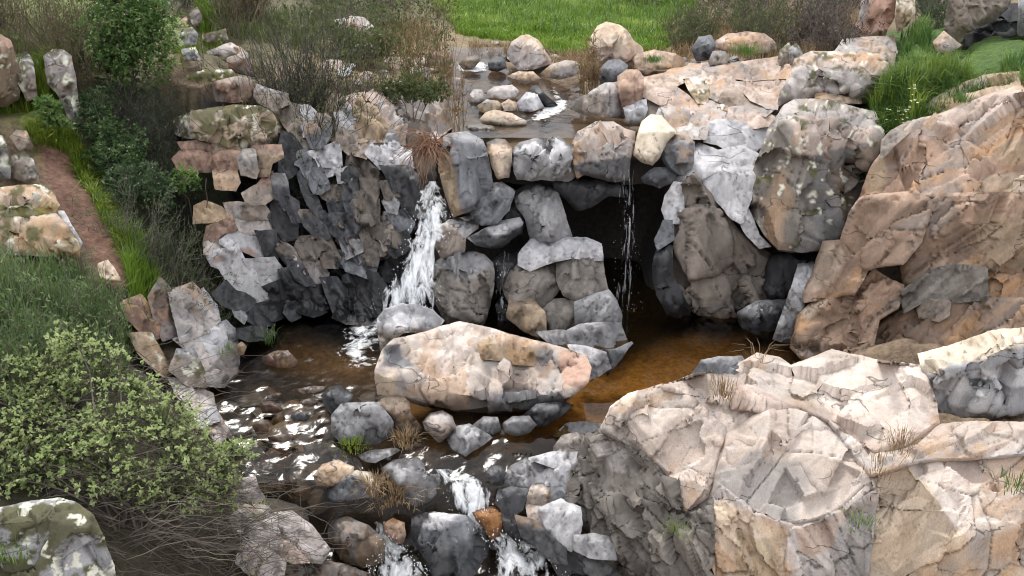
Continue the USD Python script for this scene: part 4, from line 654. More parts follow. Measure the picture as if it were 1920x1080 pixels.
# ---- right side ledges
parse('''
# pink_ledge | stepped pink ledge of broken slabs above the cave on the right | rock ledge | .05
+ Z6 | 140,330 180,290 400,240 460,200 600,180 760,120 860,125 840,260 650,300 480,370 330,380 300,470 150,470 | tone=pink; front=tan; ridge=140,400 330,330 650,290 840,260; top=.2; amp=.5; stretch=.9,.9,1
+ Z6 | 830,125 1180,130 1420,90 1660,60 1680,130 1820,150 1800,260 1340,290 1160,260 860,370 650,320 640,290 840,260 | tone=pink; top=.2; ridge=640,310 860,350 1160,290 1800,260; rnd=.05; front=tan; amp=.5; stretch=.9,.9,1
+ Z6 | 860,365 1160,262 1180,330 1050,420 1000,440 980,520 890,470 | tone=pink; front=greybrown; ridge=860,400 1000,420 1180,340; amp=.5; stretch=.9,.9,1
+ Z6 | 1000,430 1170,335 1340,345 1330,430 1290,440 1290,600 1100,600 1080,540 990,530 | tone=pink; front=brown; ridge=990,440 1160,500 1290,490; top=.25; amp=.5; stretch=.9,.9,1
+ Z6 | 1340,290 1800,250 1830,290 1680,400 1650,610 1540,600 1370,510 1310,440 1340,400 | tone=pink; top=.2; ridge=1300,480 1450,560 1640,620; amp=.5; stretch=.9,.9,1
+ Z6 | 1290,460 1370,500 1540,600 1610,625 1530,690 1390,640 1300,600 | tone=pinkgrey; front=greybrown; ridge=1290,470 1380,520 1600,640; amp=.5; stretch=.9,.9,1
+ Z6 | 640,310 850,280 880,430 860,540 780,540 720,460 | tone=tan; front=ochre; lichen=.3; facet=.2; amp=.5; stretch=.9,.9,1
+ Z6 | 860,460 990,520 1090,560 1080,620 900,580 840,560 | tone=greybrown; lichen=.3; amp=.5; stretch=.9,.9,1
+ Z6 | 180,480 320,380 520,390 680,510 720,560 660,620 520,640 300,540 | tone=pink; top=.2; ridge=180,490 400,540 660,600; amp=.5; stretch=.9,.9,1
+ Z6 | 150,480 300,540 380,560 320,700 150,690 130,600 | tone=greybrown; amp=.5; stretch=.9,.9,1
+ Z6 | 380,560 520,640 640,620 740,720 680,830 600,830 500,870 320,700 | tone=pinkgrey; front=greybrown; vr=480,560 520,850; yaw=.4,.2; amp=.5; stretch=.9,.9,1
+ Z6 | 680,520 860,570 900,550 1080,630 1040,760 900,800 860,880 760,760 690,640 | tone=pinkgrey; top=.3; lean=.6; amp=.5; stretch=.9,.9,1
+ Z6 | 1080,630 1290,610 1450,670 1620,720 1570,800 1400,830 1180,760 1000,780 | tone=pink; lean=.8; top=.25; amp=.5; stretch=.9,.9,1
+ Z6 | 720,720 860,870 850,950 640,940 480,880 680,830 | tone=pinkgrey; lean=.6; amp=.5; stretch=.9,.9,1
# grey_shoulder | pale blue grey shoulder of rock above the dark face right of the cave | rock | .03
+ Z6 | 900,800 1000,760 1190,770 1400,840 1580,800 1560,950 1500,1010 1380,1120 1100,1080 1000,1010 860,980 | tone=lgrey; lean=.8; top=.3; facet=.22; amp=.5; stretch=.9,.9,1
+ Z7 | 380,430 440,250 530,130 600,100 760,160 960,120 1130,200 1060,330 850,300 790,290 620,380 560,340 480,350 430,480 | tone=lgrey; lean=.8; facet=.25; amp=.5; stretch=.9,.9,1
+ Z7 | 600,360 800,290 1050,340 1100,420 1040,500 1030,560 1000,640 960,760 880,720 820,640 730,540 640,430 | tone=lgrey; lean=.8; facet=.25; amp=.5; stretch=.9,.9,1
+ Z7 | 960,760 1000,640 1060,760 1100,880 1180,960 1120,970 1020,870 | tone=lgrey; lean=.6; amp=.5; stretch=.9,.9,1
+ Z7 | 320,540 390,430 450,440 455,640 450,760 330,760 290,650 | tone=lgrey; lean=.4; amp=.5; stretch=.9,.9,1
+ Z7 | 230,920 300,760 360,760 370,900 330,930 250,980 | tone=slate; lean=.2; amp=.5; stretch=.9,.9,1
dark_face_boulder | large brown grey rock face with a pale slanting edge right of the cave | boulder | F | 1254,480 1258,410 1272,350 1300,322 1325,345 1345,375 1362,398 1380,425 1410,450 1450,478 1480,505 1475,545 1455,585 1430,600 1395,602 1350,604 1310,592 1280,570 1250,535 | tone=dkbrown; front=dkbrown; patch=1254,400 1300,330 1330,420 1300,520 1260,500@greybrown@.4; ridge=1254,360 1300,330 1400,450 1480,508; lean=.3; rnd=.03; cuts=0; vr=1285,330 1300,590; yaw=.5,.2; amp=.9; bed=.5; thick=1
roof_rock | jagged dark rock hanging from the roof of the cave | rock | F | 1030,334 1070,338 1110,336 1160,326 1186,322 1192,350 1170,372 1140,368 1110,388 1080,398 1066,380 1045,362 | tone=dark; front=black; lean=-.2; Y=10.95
cave_side_rock | dark wet rock at the right edge of the cave mouth | rock | F | 1222,500 1235,445 1250,420 1262,450 1262,520 1290,570 1330,598 1300,605 1250,590 1228,550 | tone=dark; front=black; wet=.4; lean=.2
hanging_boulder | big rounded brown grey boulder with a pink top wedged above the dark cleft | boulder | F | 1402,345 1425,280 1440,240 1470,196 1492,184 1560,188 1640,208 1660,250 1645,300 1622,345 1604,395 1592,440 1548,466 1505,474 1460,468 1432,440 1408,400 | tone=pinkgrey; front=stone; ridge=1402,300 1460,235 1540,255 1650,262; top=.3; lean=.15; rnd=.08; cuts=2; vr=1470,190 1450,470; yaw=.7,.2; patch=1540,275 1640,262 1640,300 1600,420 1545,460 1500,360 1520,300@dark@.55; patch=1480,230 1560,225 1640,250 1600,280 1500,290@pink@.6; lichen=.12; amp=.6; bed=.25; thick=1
cleft_rock | dark cracked block at the waterline under the dark cleft | rock | F | 1382,585 1420,563 1478,560 1460,610 1452,637 1400,628 1384,606 | tone=grey; front=dark; lean=.15; vr=1415,560 1420,630; yaw=.5,.3; stretch=.4,.4,2
cleft_rock | pale slanting slab standing in the water at the foot of the red cliff | rock slab | F | 1498,488 1525,488 1532,512 1512,565 1485,648 1448,636 1460,600 1482,540 | tone=lgrey; front=grey; lean=.35; stretch=.5,.5,2
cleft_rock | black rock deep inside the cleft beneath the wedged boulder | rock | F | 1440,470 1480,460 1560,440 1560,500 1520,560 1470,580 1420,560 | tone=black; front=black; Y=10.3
pink_boulder | broad pink boulder on the far side between the ledge and the green grass | boulder | V3 | 545,520 600,435 630,328 720,287 850,288 1000,290 1200,290 1190,380 1150,440 1090,490 1045,580 900,590 750,545 720,565 600,565 530,605 | tone=pink; front=pinkgrey; amp=.5; ridge=590,400 720,380 880,400 1180,420; top=.2; lichen=.12; lean=.4; thick=1
pink_boulder | sloping pink slab rising behind the broad pink boulder | rock slab | V3 | 845,295 900,220 1000,207 1195,197 1210,300 1000,305 | tone=pinkgrey; top=.2; ridge=845,300 1200,300
pink_boulder | thin flat stone lying in the crack below the broad pink boulder | rock | V3 | 735,540 760,515 880,535 1010,555 1010,585 900,590 760,572 | tone=tan; front=brown; ridge=735,545 900,572 1010,580; top=.2
''')
# ---- the red cliff on the right
parse('''
# red_cliff | massive reddish brown cliff of broken blocks on the right side of the pool | cliff | .07
+ V6 | 945,125 1000,38 1100,22 1300,5 1395,48 1375,155 1335,275 1235,400 1110,410 1040,430 960,570 900,570 820,600 690,610 685,560 735,470 795,285 895,278 | tone=rust; front=dkrust; lean=.55; top=.3; ridge=690,280 1000,60 1380,45; cut=.25; facet=.2; patch=690,560 740,470 800,290 890,285 900,420 780,560@tan@.4; bed=-.75; stretch=.55,.7,1.9
+ V6 | 1230,400 1345,270 1385,60 1480,15 1640,10 1940,40 1940,690 1720,595 1705,430 1530,425 1400,475 1250,530 | tone=dkrust; front=dkrust; lean=.4; ridge=1300,30 1940,60; cut=.25; vr=1490,10 1400,480; yaw=.5,0; facet=.16; patch=1520,-20 1640,0 1650,150 1620,220 1570,180@rust@.9; patch=1640,120 1940,120 1900,420 1720,430 1650,300@ochre@.5; bed=-.75; stretch=.55,.7,1.9
+ V6 | 1230,565 1420,435 1530,415 1705,430 1715,600 1500,620 1350,610 1250,670 | tone=stone; front=stone; lean=.1; ridge=1230,570 1430,470 1710,460; cut=.25; bed=-.75; stretch=.55,.7,1.9
+ V6 | 1325,660 1380,612 1500,618 1490,690 1440,720 1340,700 | tone=greybrown; cut=.25; bed=-.75; stretch=.55,.7,1.9
+ V6 | 610,870 655,700 715,640 900,555 1050,425 1165,500 1235,530 1205,645 1100,710 1065,860 1155,940 1100,970 860,985 700,965 | tone=dkrust; front=dkrust; lean=.35; ridge=640,640 900,540 1200,500; cut=.25; facet=.18; patch=640,660 760,560 960,430 1000,470 820,620 700,720@tan@.8; amp=1.3; bed=-.75; stretch=.55,.7,1.9
+ V6 | 1095,700 1240,560 1265,680 1350,610 1500,620 1720,600 1940,640 1940,760 1330,890 1300,980 1150,985 1045,835 | tone=dkrust; front=dkrust; lean=.3; ridge=1100,600 1900,600; cut=.25; facet=.14; amp=1.3; bed=-.75; stretch=.55,.7,1.9
+ V3 | 1010,1090 1060,955 1120,868 1180,778 1300,688 1480,640 1600,588 1760,528 1960,470 1960,900 1700,1000 1620,1090 1400,1100 1200,1100 | tone=pink; front=rust; lean=1.0; top=.45; ridge=1010,900 1300,780 1960,600; cut=.25; facet=.16; patch=1010,1090 1060,955 1130,870 1150,960 1110,1090@ochre@.8; patch=1750,800 1960,760 1960,960 1800,930@ochre@.7; bed=-.75; stretch=.55,.7,1.9
+ V3 | 1600,1095 1700,1000 1960,900 1960,1130 1700,1130 | tone=rust; front=tan; lean=.9; cut=.25; bed=-.75; stretch=.55,.7,1.9
+ V3 | 1380,600 1420,558 1560,480 1700,428 1850,415 1960,395 1960,500 1760,545 1640,600 1500,645 1400,648 | tone=ochre; front=tan; lean=.7; top=.3; cut=.25; bed=-.75; stretch=.55,.7,1.9
+ V3 | 1130,790 1180,740 1270,690 1330,690 1200,800 1120,880 | tone=greybrown; lean=.4; bed=-.75; stretch=.55,.7,1.9
+ V3 | 1365,700 1420,650 1435,655 1385,712 | tone=tan; surf=0; Y=9.9; bed=-.75; stretch=.55,.7,1.9
''')
# ---- nearest rocks at the lower right
parse('''
# foreground_outcrop | huge pale pink cracked boulder outcrop filling the lower right foreground | boulder | .03
+ F | 1130,805 1148,765 1180,742 1242,724 1300,745 1332,775 1362,800 1338,880 1322,935 1290,965 1250,895 1200,835 1160,822 | tone=pale; front=pinkgrey; ridge=1130,800 1200,835 1260,900 1330,960; top=.75; patch=1150,790 1180,780 1215,815 1245,870 1200,835 1150,820@greybrown@.8; twist=0; vt=0; cuts=0; amp=.5; bed=-.5; stretch=.8,.8,1.3
+ F | 1342,890 1364,815 1420,783 1480,766 1530,778 1578,813 1634,885 1645,918 1582,958 1500,988 1470,984 1412,964 1342,910 | tone=pale; top=.95; ridge=1342,905 1412,950 1480,975 1580,945 1645,912; facet=.4; twist=0; vt=0; cuts=0; amp=.5; bed=-.5; stretch=.8,.8,1.3
+ F | 1238,727 1300,705 1380,690 1420,667 1460,674 1482,690 1560,660 1640,678 1738,690 1745,730 1758,792 1700,832 1640,852 1600,832 1560,792 1500,766 1420,768 1330,752 | tone=pale; front=pink; top=.3; ridge=1238,740 1400,745 1560,770 1640,830 1758,780; facet=.3; cuts=1; patch=1470,745 1525,730 1530,770 1500,775@ochre@.5; twist=0; vt=0; cuts=0; amp=.5; bed=-.5; stretch=.8,.8,1.3
+ F | 1290,740 1330,742 1430,758 1440,790 1370,830 1320,800 | tone=pale; off=.05; amp=.3; twist=0; vt=0; cuts=0
+ F | 1068,932 1074,880 1097,826 1138,798 1165,820 1205,840 1260,900 1292,962 1338,932 1342,1110 1200,1110 1130,1035 1088,977 | tone=stone; front=stone; ridge=1068,900 1100,830 1200,845 1300,970 1340,940; lean=.3; vr=1105,800 1150,1100; yaw=.6,-.1; facet=.18; amp=1.4; patch=1120,830 1165,850 1180,890 1150,885@pinkgrey@.7; crack=1.3; twist=0; vt=0; cuts=0; bed=.5; stretch=.55,.7,2.0
+ F | 1334,935 1345,902 1416,962 1484,986 1470,1110 1336,1110 | tone=pinkgrey; front=tan; lean=.25; ridge=1334,925 1480,985; patch=1380,1000 1450,1010 1470,1090 1370,1090@ochre@.8; twist=0; vt=0; cuts=0; bed=.5; stretch=.55,.7,2.0
+ F | 1474,988 1502,986 1575,958 1628,930 1644,922 1625,1110 1465,1110 | tone=pink; front=pinkgrey; lean=.25; ridge=1474,995 1560,985 1640,950; patch=1490,990 1570,975 1560,1030 1500,1040@rust@.6; twist=0; vt=0; cuts=0; bed=.5; stretch=.55,.7,2.0
+ F | 1640,895 1668,861 1702,869 1722,850 1802,818 1960,798 1960,1110 1622,1110 1636,955 | tone=pale; front=tan; ridge=1640,880 1695,868 1750,930 1790,985 1830,1005 1960,960; top=.45; lean=.35; facet=.18; patch=1640,900 1690,890 1720,960 1720,1110 1625,1110@tan@.9; patch=1720,870 1900,850 1920,900 1800,930@pink@.4; twist=0; vt=0; cuts=0; amp=.5; bed=-.5; stretch=.8,.8,1.3
+ F | 1558,792 1640,852 1722,838 1764,800 1842,794 1960,796 1910,852 1724,864 1662,884 1632,890 | tone=pale; front=pinkgrey; top=.25; ridge=1558,800 1640,870 1760,850 1960,830; facet=.2; twist=0; vt=0; cuts=0; amp=.5; bed=-.5; stretch=.8,.8,1.3
top_slab | thick slab with a cream top and grey face lying on the foreground outcrop at the right edge | rock slab | F | 1720,662 1800,640 1860,618 1960,588 1960,760 1862,778 1800,783 1748,768 1733,722 | tone=cream; front=grey; ridge=1720,680 1740,690 1800,692 1850,664 1900,640 1960,615; top=.2; lean=-.1; vr=1745,660 1750,780; yaw=.5,.05; Y=6.6; patch=1840,690 1960,640 1960,690 1850,720 1810,700@lgrey@.8; facet=.22; thick=1.0
wedge_stone | tan stone wedged under the thick cream topped slab at the right edge | rock | F | 1842,803 1870,774 1960,745 1960,815 1872,816 | tone=tan; front=greybrown; ridge=1842,795 1960,760; Y=6.45
blue_rock | small blue grey rock at the water's edge behind the foreground outcrop | rock | F | 1295,702 1315,674 1350,667 1392,667 1406,690 1397,712 1350,714 1299,712 | tone=grey; front=slate; lean=.4; vr=1345,665 1350,712; yaw=.3,.3; Y=7.35
moss_boulder | boulder with white lichen and yellow moss in the bottom left corner | boulder | F | -50,960 0,950 60,938 110,933 150,945 175,965 195,1005 215,1060 222,1110 -50,1110 | tone=grey; front=grey; lichen=1.0; moss=.95; cuts=0; ridge=-50,985 100,975 200,1010; top=.4; lean=.5; rnd=.15; amp=.45; stretch=1,1,1; step=3; thick=1.2
small_boulder | pinkish rock under the mossy boulder in the bottom left corner | rock | F | 95,1072 140,1062 200,1064 230,1110 90,1110 | tone=pinkgrey
''')
# ---- left bank at the waterline
parse('''
# bank_edge | row of slanting slabs along the left bank of the pool | rock ledge | .05
+ V4 | 685,625 790,585 885,700 915,805 850,830 720,710 | tone=rust; front=redbrown; lean=.6; twist=.3
+ V4 | 735,800 850,800 930,950 1005,1070 900,1020 780,900 | tone=ochre; lean=.7; lichen=.25; twist=.3
+ V4 | 840,590 900,490 965,560 985,680 1000,800 920,830 870,700 | tone=greybrown; front=redbrown; lean=.4
+ V4 | 955,565 1080,515 1155,600 1225,720 1180,775 1020,840 985,700 | tone=pinkgrey; lean=.7; top=.4
+ V4 | 990,830 1200,760 1270,730 1322,780 1340,900 1335,1015 1260,1090 1160,1085 1115,910 1040,875 | tone=lgrey; front=pinkgrey; lean=.35; ridge=990,850 1150,870 1200,930 1330,850; vr=1200,740 1210,1080; yaw=.2,.4
+ V4 | 1000,890 1085,890 1140,1000 1150,1090 1050,1080 960,1000 | tone=grey; front=greybrown; lean=.4; lichen=.4
+ V4 | 1150,560 1210,640 1230,720 1180,690 | tone=lgrey; lean=.4
+ V7 | 960,-20 1060,0 1190,60 1200,130 1290,280 1230,330 1090,170 1000,60 | tone=pinkgrey; lean=.7
+ V7 | 1050,100 1100,60 1190,80 1230,200 1130,240 | tone=lgrey; lean=.7
''')

# ------------------------------------------------------------------ ground, water
def build_ground():
    out = ~((NET[:, 0] > 1190) & (NET[:, 0] < 1930) & (NET[:, 1] > 655) & (NET[:, 1] != 1080)) & ((NET[:, 0] < 300) | (NET[:, 0] > 1640) | (NET[:, 1] < 190) | ((NET[:, 0] > 1190) & (NET[:, 1] > 700)) | ((NET[:, 0] < 460) & (NET[:, 1] > 850)))
    w = atY(NET[out, 0], NET[out, 1], NET[out, 2]); w[:, 2] -= 0.12
    fl = [(425,760),(440,715),(455,650),(480,610),(560,590),(620,590),(700,600),(760,600),(860,610),(960,610),(1080,610),(1180,595),(1290,605),(1380,620),(1450,655),(1480,690),(1380,700),(1280,715),(1190,745),(1140,780),
          (700,700),(900,700),(600,680),(1250,660),(1400,670),(560,740),(700,760),(900,780),(1050,790)]
    fz = [-.32] * len(fl)
    fl += [(450,800),(480,880),(560,800),(560,890),(700,830),(720,890),(850,840),(960,830),(1040,830),(600,920),(800,900),(930,880),(1020,890)]; fz += [-.3] * 13
    fl += [(640,1000),(720,1010),(820,1000),(930,1000),(1030,1010),(640,1090),(780,1090),(900,1090),(1020,1090),(1120,1090)]; fz += [-.95] * 10
    fl += [(930,112),(860,135),(900,150),(960,170),(1050,185),(1060,240),(960,250),(1130,230),(880,215),(1000,205),(870,105),(1090,170),(800,150)]; fz += [2.28,2.22,2.18,2.12,2.02,1.85,1.85,1.85,2.0,1.95,2.4,2.12,2.3]
    fl += [(700,185),(620,180),(790,200),(1290,140),(1250,190)]; fz += [2.5,2.55,2.35,2.4,2.2]
    f = atZ(A([p[0] for p in fl]), A([p[1] for p in fl]), A(fz))
    extra = [(.5,12.35,-.3),(1.1,12.45,-.3),(1.9,12.3,-.2),(.5,11.3,-.3),(1.2,11.3,-.3),(1.9,11.2,-.2),(.4,12.75,1.8),(1.2,12.8,1.8),(2.0,12.7,1.9),(-.1,11.3,.9),(-.3,11.6,1.85),(2.3,11.4,1.7),(2.6,11.9,2.2),
             (-2.8,11.4,1.6),(-2.2,11.5,1.7),(-1.5,11.4,1.7),(-3.2,10.6,.9),(3.6,7.9,-.25),(4.4,7.6,-.1),(5.2,7.2,.1),(3.4,7.4,-.25),(4.6,6.9,0),(6,6,.1),(5.0,8.0,.1),(2.6,10.9,1.4),(3.4,10.6,1.4),(3.9,10.2,1.2),(-1.0,11.2,1.4),(-3.4,12.4,2.6),(-2.5,13.5,2.55)]
    far = [(x, y, z) for x, y, z in ((-30,-20,9),(30,-20,7),(-14,4,4.2),(-14,12,6.2),(14,4,3.2),(14,12,4.6),(-20,30,6.5),(20,30,5.0),(0,36,3.2),(-10,34,3.6),(10,34,3.5),(-60,80,22),(0,90,16),(60,80,22),(-400,400,90),(0,420,80),(400,400,90),(-400,-100,20),(400,-100,20),(0,-200,-6),(0,1,-3.5),(-3,2,1.0),(4,2,-1.6),(4,4.4,-.9),(2.5,4.4,-1.2),(-1,4.5,-1.6))]
    C = np.vstack([w, f, A(extra), A(far)])
    lin, near = LinearNDInterpolator(C[:, :2], C[:, 2]), NearestNDInterpolator(C[:, :2], C[:, 2])
    grow = np.cumsum(1.17 ** np.arange(40) * .08)
    xs = np.r_[-(9 + grow[::-1]), np.arange(-9, 9.001, .06), 9 + grow]; ys = np.r_[2.5 - grow[::-1], np.arange(2.5, 26.001, .06), 26 + grow]
    X, Y = np.meshgrid(xs, ys)
    Z = lin(X, Y); Z = np.where(np.isnan(Z), near(X, Y), Z)
    Z = gaussian_filter(Z, 2.0)
    P = np.stack([X.ravel(), Y.ravel(), Z.ravel()], 1)
    Z += (.16 * (fbm(P * A([1, 1, 0]), .9, 3, 5) - .5) + .07 * (fbm(P * A([1, 1, 0]), 5, 4, 4) - .5)).reshape(Z.shape)
    # the ground stays below the rocks that lie on it
    cap = np.full(Z.shape, 1e9)
    fr = np.vstack(FRONTS)
    ix, iy = np.searchsorted(xs, fr[:, 0]).clip(0, len(xs) - 1), np.searchsorted(ys, fr[:, 1]).clip(0, len(ys) - 1)
    np.minimum.at(cap, (iy, ix), fr[:, 2] - .10)
    cap = minimum_filter(cap, 5)
    Z = np.where(cap < 1e8, np.minimum(Z, np.maximum(cap, -1.3)), Z)
    inner = (np.abs(X) < 9) & (Y > 2.5) & (Y < 26)
    Z = np.where(inner, .6 * Z + .4 * gaussian_filter(Z, 1.0), Z)
    V = np.stack([X.ravel(), Y.ravel(), Z.ravel()], 1)
    r, c = np.meshgrid(np.arange(len(ys) - 1), np.arange(len(xs) - 1), indexing='ij'); a = (r * len(xs) + c).ravel()
    F = np.vstack([np.c_[a, a + 1, a + 1 + len(xs)], np.c_[a, a + 1 + len(xs), a + len(xs)]])
    px, py = project(V); px = np.where(V[:, 1] > 1, px, -9999)
    b = fbm(V, 2.2, 9, 5)[:, None]; b2 = fbm(V, .7, 12, 4)[:, None]
    col = A([.15, .105, .075]) * (1 - b) + A([.23, .18, .12]) * b
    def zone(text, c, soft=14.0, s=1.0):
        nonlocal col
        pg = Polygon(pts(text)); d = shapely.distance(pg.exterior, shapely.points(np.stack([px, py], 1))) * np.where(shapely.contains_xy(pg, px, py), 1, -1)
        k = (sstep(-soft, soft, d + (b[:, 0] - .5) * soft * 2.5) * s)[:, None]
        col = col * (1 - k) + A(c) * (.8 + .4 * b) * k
    zone('380,180 520,200 800,230 830,260 1250,270 1300,300 1500,480 1500,700 1200,760 1080,860 1060,1090 440,1090 400,860 420,600 360,400', (.028, .026, .025), 20)  # near-black gorge tint puts shade into the ground colour
    zone('480,690 560,640 700,650 720,720 1120,700 1300,630 1480,660 1420,720 1150,800 1080,800 900,860 700,880 480,900', (.24, .16, .075), 20)
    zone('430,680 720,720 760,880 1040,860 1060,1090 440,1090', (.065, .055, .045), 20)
    zone('-400,-200 160,-80 150,90 60,210 -100,200', (.10, .13, .03), 25)
    zone('30,190 80,180 230,360 320,560 200,560 140,400 60,280', (.13, .17, .03), 10)
    zone('140,150 330,150 420,330 420,520 300,560 220,380 150,270', (.035, .045, .018), 20)
    zone('-200,420 200,440 300,620 330,800 520,900 480,1100 -200,1100', (.06, .055, .035), 25)
    zone('66,262 118,258 142,300 165,350 200,400 228,460 240,535 180,535 165,480 135,420 100,380 80,330', (.17, .095, .068), 6)
    zone('760,-200 1330,-200 1290,70 1240,100 1190,95 1080,105 960,85 860,66 780,20', (.15, .24, .04), 12)
    zone('320,10 440,20 430,60 370,60', (.14, .26, .05), 10)
    zone('300,-30 860,-60 860,60 560,120 380,130', (.10, .09, .05), 25)
    zone('560,60 880,60 880,200 620,190', (.22, .17, .10), 25)
    zone('1230,40 1620,10 1620,90 1480,110 1260,110', (.20, .16, .09), 25)
    zone('1620,60 1960,0 1960,160 1740,190 1660,280 1600,200', (.06, .12, .02), 14)
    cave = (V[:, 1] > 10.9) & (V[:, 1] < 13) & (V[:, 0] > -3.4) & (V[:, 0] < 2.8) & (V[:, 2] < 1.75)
    col = np.where(cave[:, None], A([.035, .031, .028]), col)  # cave interior tinted near black, so its shade sits in the colour
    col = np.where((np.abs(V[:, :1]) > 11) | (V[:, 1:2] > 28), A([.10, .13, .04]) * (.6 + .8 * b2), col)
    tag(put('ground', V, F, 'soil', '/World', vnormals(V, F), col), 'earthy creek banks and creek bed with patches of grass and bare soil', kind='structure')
    def zt(x, y):
        from scipy.ndimage import map_coordinates
        fx, fy = np.interp(x, xs, np.arange(len(xs))), np.interp(y, ys, np.arange(len(ys)))
        return map_coordinates(Z, [np.atleast_1d(fy), np.atleast_1d(fx)], order=1)
    return zt
zt = build_ground()

low_level = lambda x, y: water_level(x, np.minimum(y, 10.8))
def sheet(name, label, poly, mat, step=.05, ripple=.012, scale=4.0, lift=0.0, wet=None, level=water_level):
    """A sheet of water inside a ground plan polygon, at the height of the water there."""
    pg = Polygon(poly); x0, y0, x1, y1 = pg.bounds
    xs, ys = np.arange(x0, x1 + step, step), np.arange(y0, y1 + step, step)
    X, Y = np.meshgrid(xs, ys); x, y = X.ravel(), Y.ravel()
    z = level(x, y) + lift + ripple * 2 * (fbm(np.stack([x, y, x * 0], 1), scale, 21, 4) - .5)
    V = np.stack([x, y, z], 1)
    r, c = np.meshgrid(np.arange(len(ys) - 1), np.arange(len(xs) - 1), indexing='ij'); a = (r * len(xs) + c).ravel()
    F = np.vstack([np.c_[a, a + 1, a + 1 + len(xs)], np.c_[a, a + 1 + len(xs), a + len(xs)]])
    F = F[shapely.contains_xy(pg, V[F, 0].mean(1), V[F, 1].mean(1))]
    u, inv = np.unique(F, return_inverse=True); V, F = V[u], inv.reshape(F.shape)
    w = None
    if wet: w = wet(V, shapely.distance(pg.exterior, shapely.points(V[:, :2])))
    p = put(name, V, F, mat, '/World', vnormals(V, F), None, w)
    return tag(p, label, kind='structure')
plan = lambda text, z=0.0: atZ(pts(text)[:, 0], pts(text)[:, 1], z)[:, :2]
sheet('pool_water', 'calm amber brown water of the right half of the pool', [(-.05, 7.45), (1.1, 7.3), (1.6, 7.6), (2.4, 7.6), (3.6, 8.2), (3.6, 10.9), (2.4, 12.4), (.3, 12.4), (-.05, 11)], 'pool_water', ripple=.004, scale=2.5, level=low_level)
sheet('stream_water', 'rippled brown water of the left half of the pool and its outflow', [(-.05, 7.45), (-.05, 11), (-3.0, 11), (-3.6, 9.4), (-3.3, 8.2), (-2.7, 7.3), (-2.4, 6.9), (-2.2, 5.6), (.9, 5.6), (.8, 6.6), (1.1, 7.3)], 'stream_water', step=.035, ripple=.03, scale=6.0, level=low_level)
sheet('creek_water', 'shallow tan water of the upper creek and its pool above the cave', [(-.75, 11.3), (1.5, 11.3), (1.65, 12.2), (1.45, 12.9), (.6, 14.3), (-.1, 14.9), (-.15, 16.3), (-1.1, 16.3), (-1.25, 15), (-1.0, 13)], 'stream_water', ripple=.008, scale=4.0)
def edge_wet(w=.25, gain=.25):
    return lambda V, d: -gain * (1 - sstep(0, w, d)) + gain * .5
def foam_sheet(label, text, z, view='F', w=(.16, .3), lift=.012):
    q = pts(text, view); p = atZ(q[:, 0], q[:, 1], z)[:, :2]
    sheet('foam', label, p, 'foam', .03, .02, 7.0, lift, edge_wet(*w))
foam_sheet('white foam spreading in the pool below the white waterfall', '300,620 240,640 60,680 0,740 20,830 -40,900 60,1000 190,980 215,800 330,700', 0, 'V5', w=(.25, .16))
foam_sheet('white foam under the small upper fall', '625,375 680,390 750,380 830,385 850,420 760,430 640,420', 2.27, 'V2')
foam_sheet('white foam where the middle rapid enters the upper pool', '1040,680 1060,640 1150,605 1195,590 1170,540 1210,530 1240,570 1300,590 1290,625 1230,650 1120,690', 2.11, 'V2')

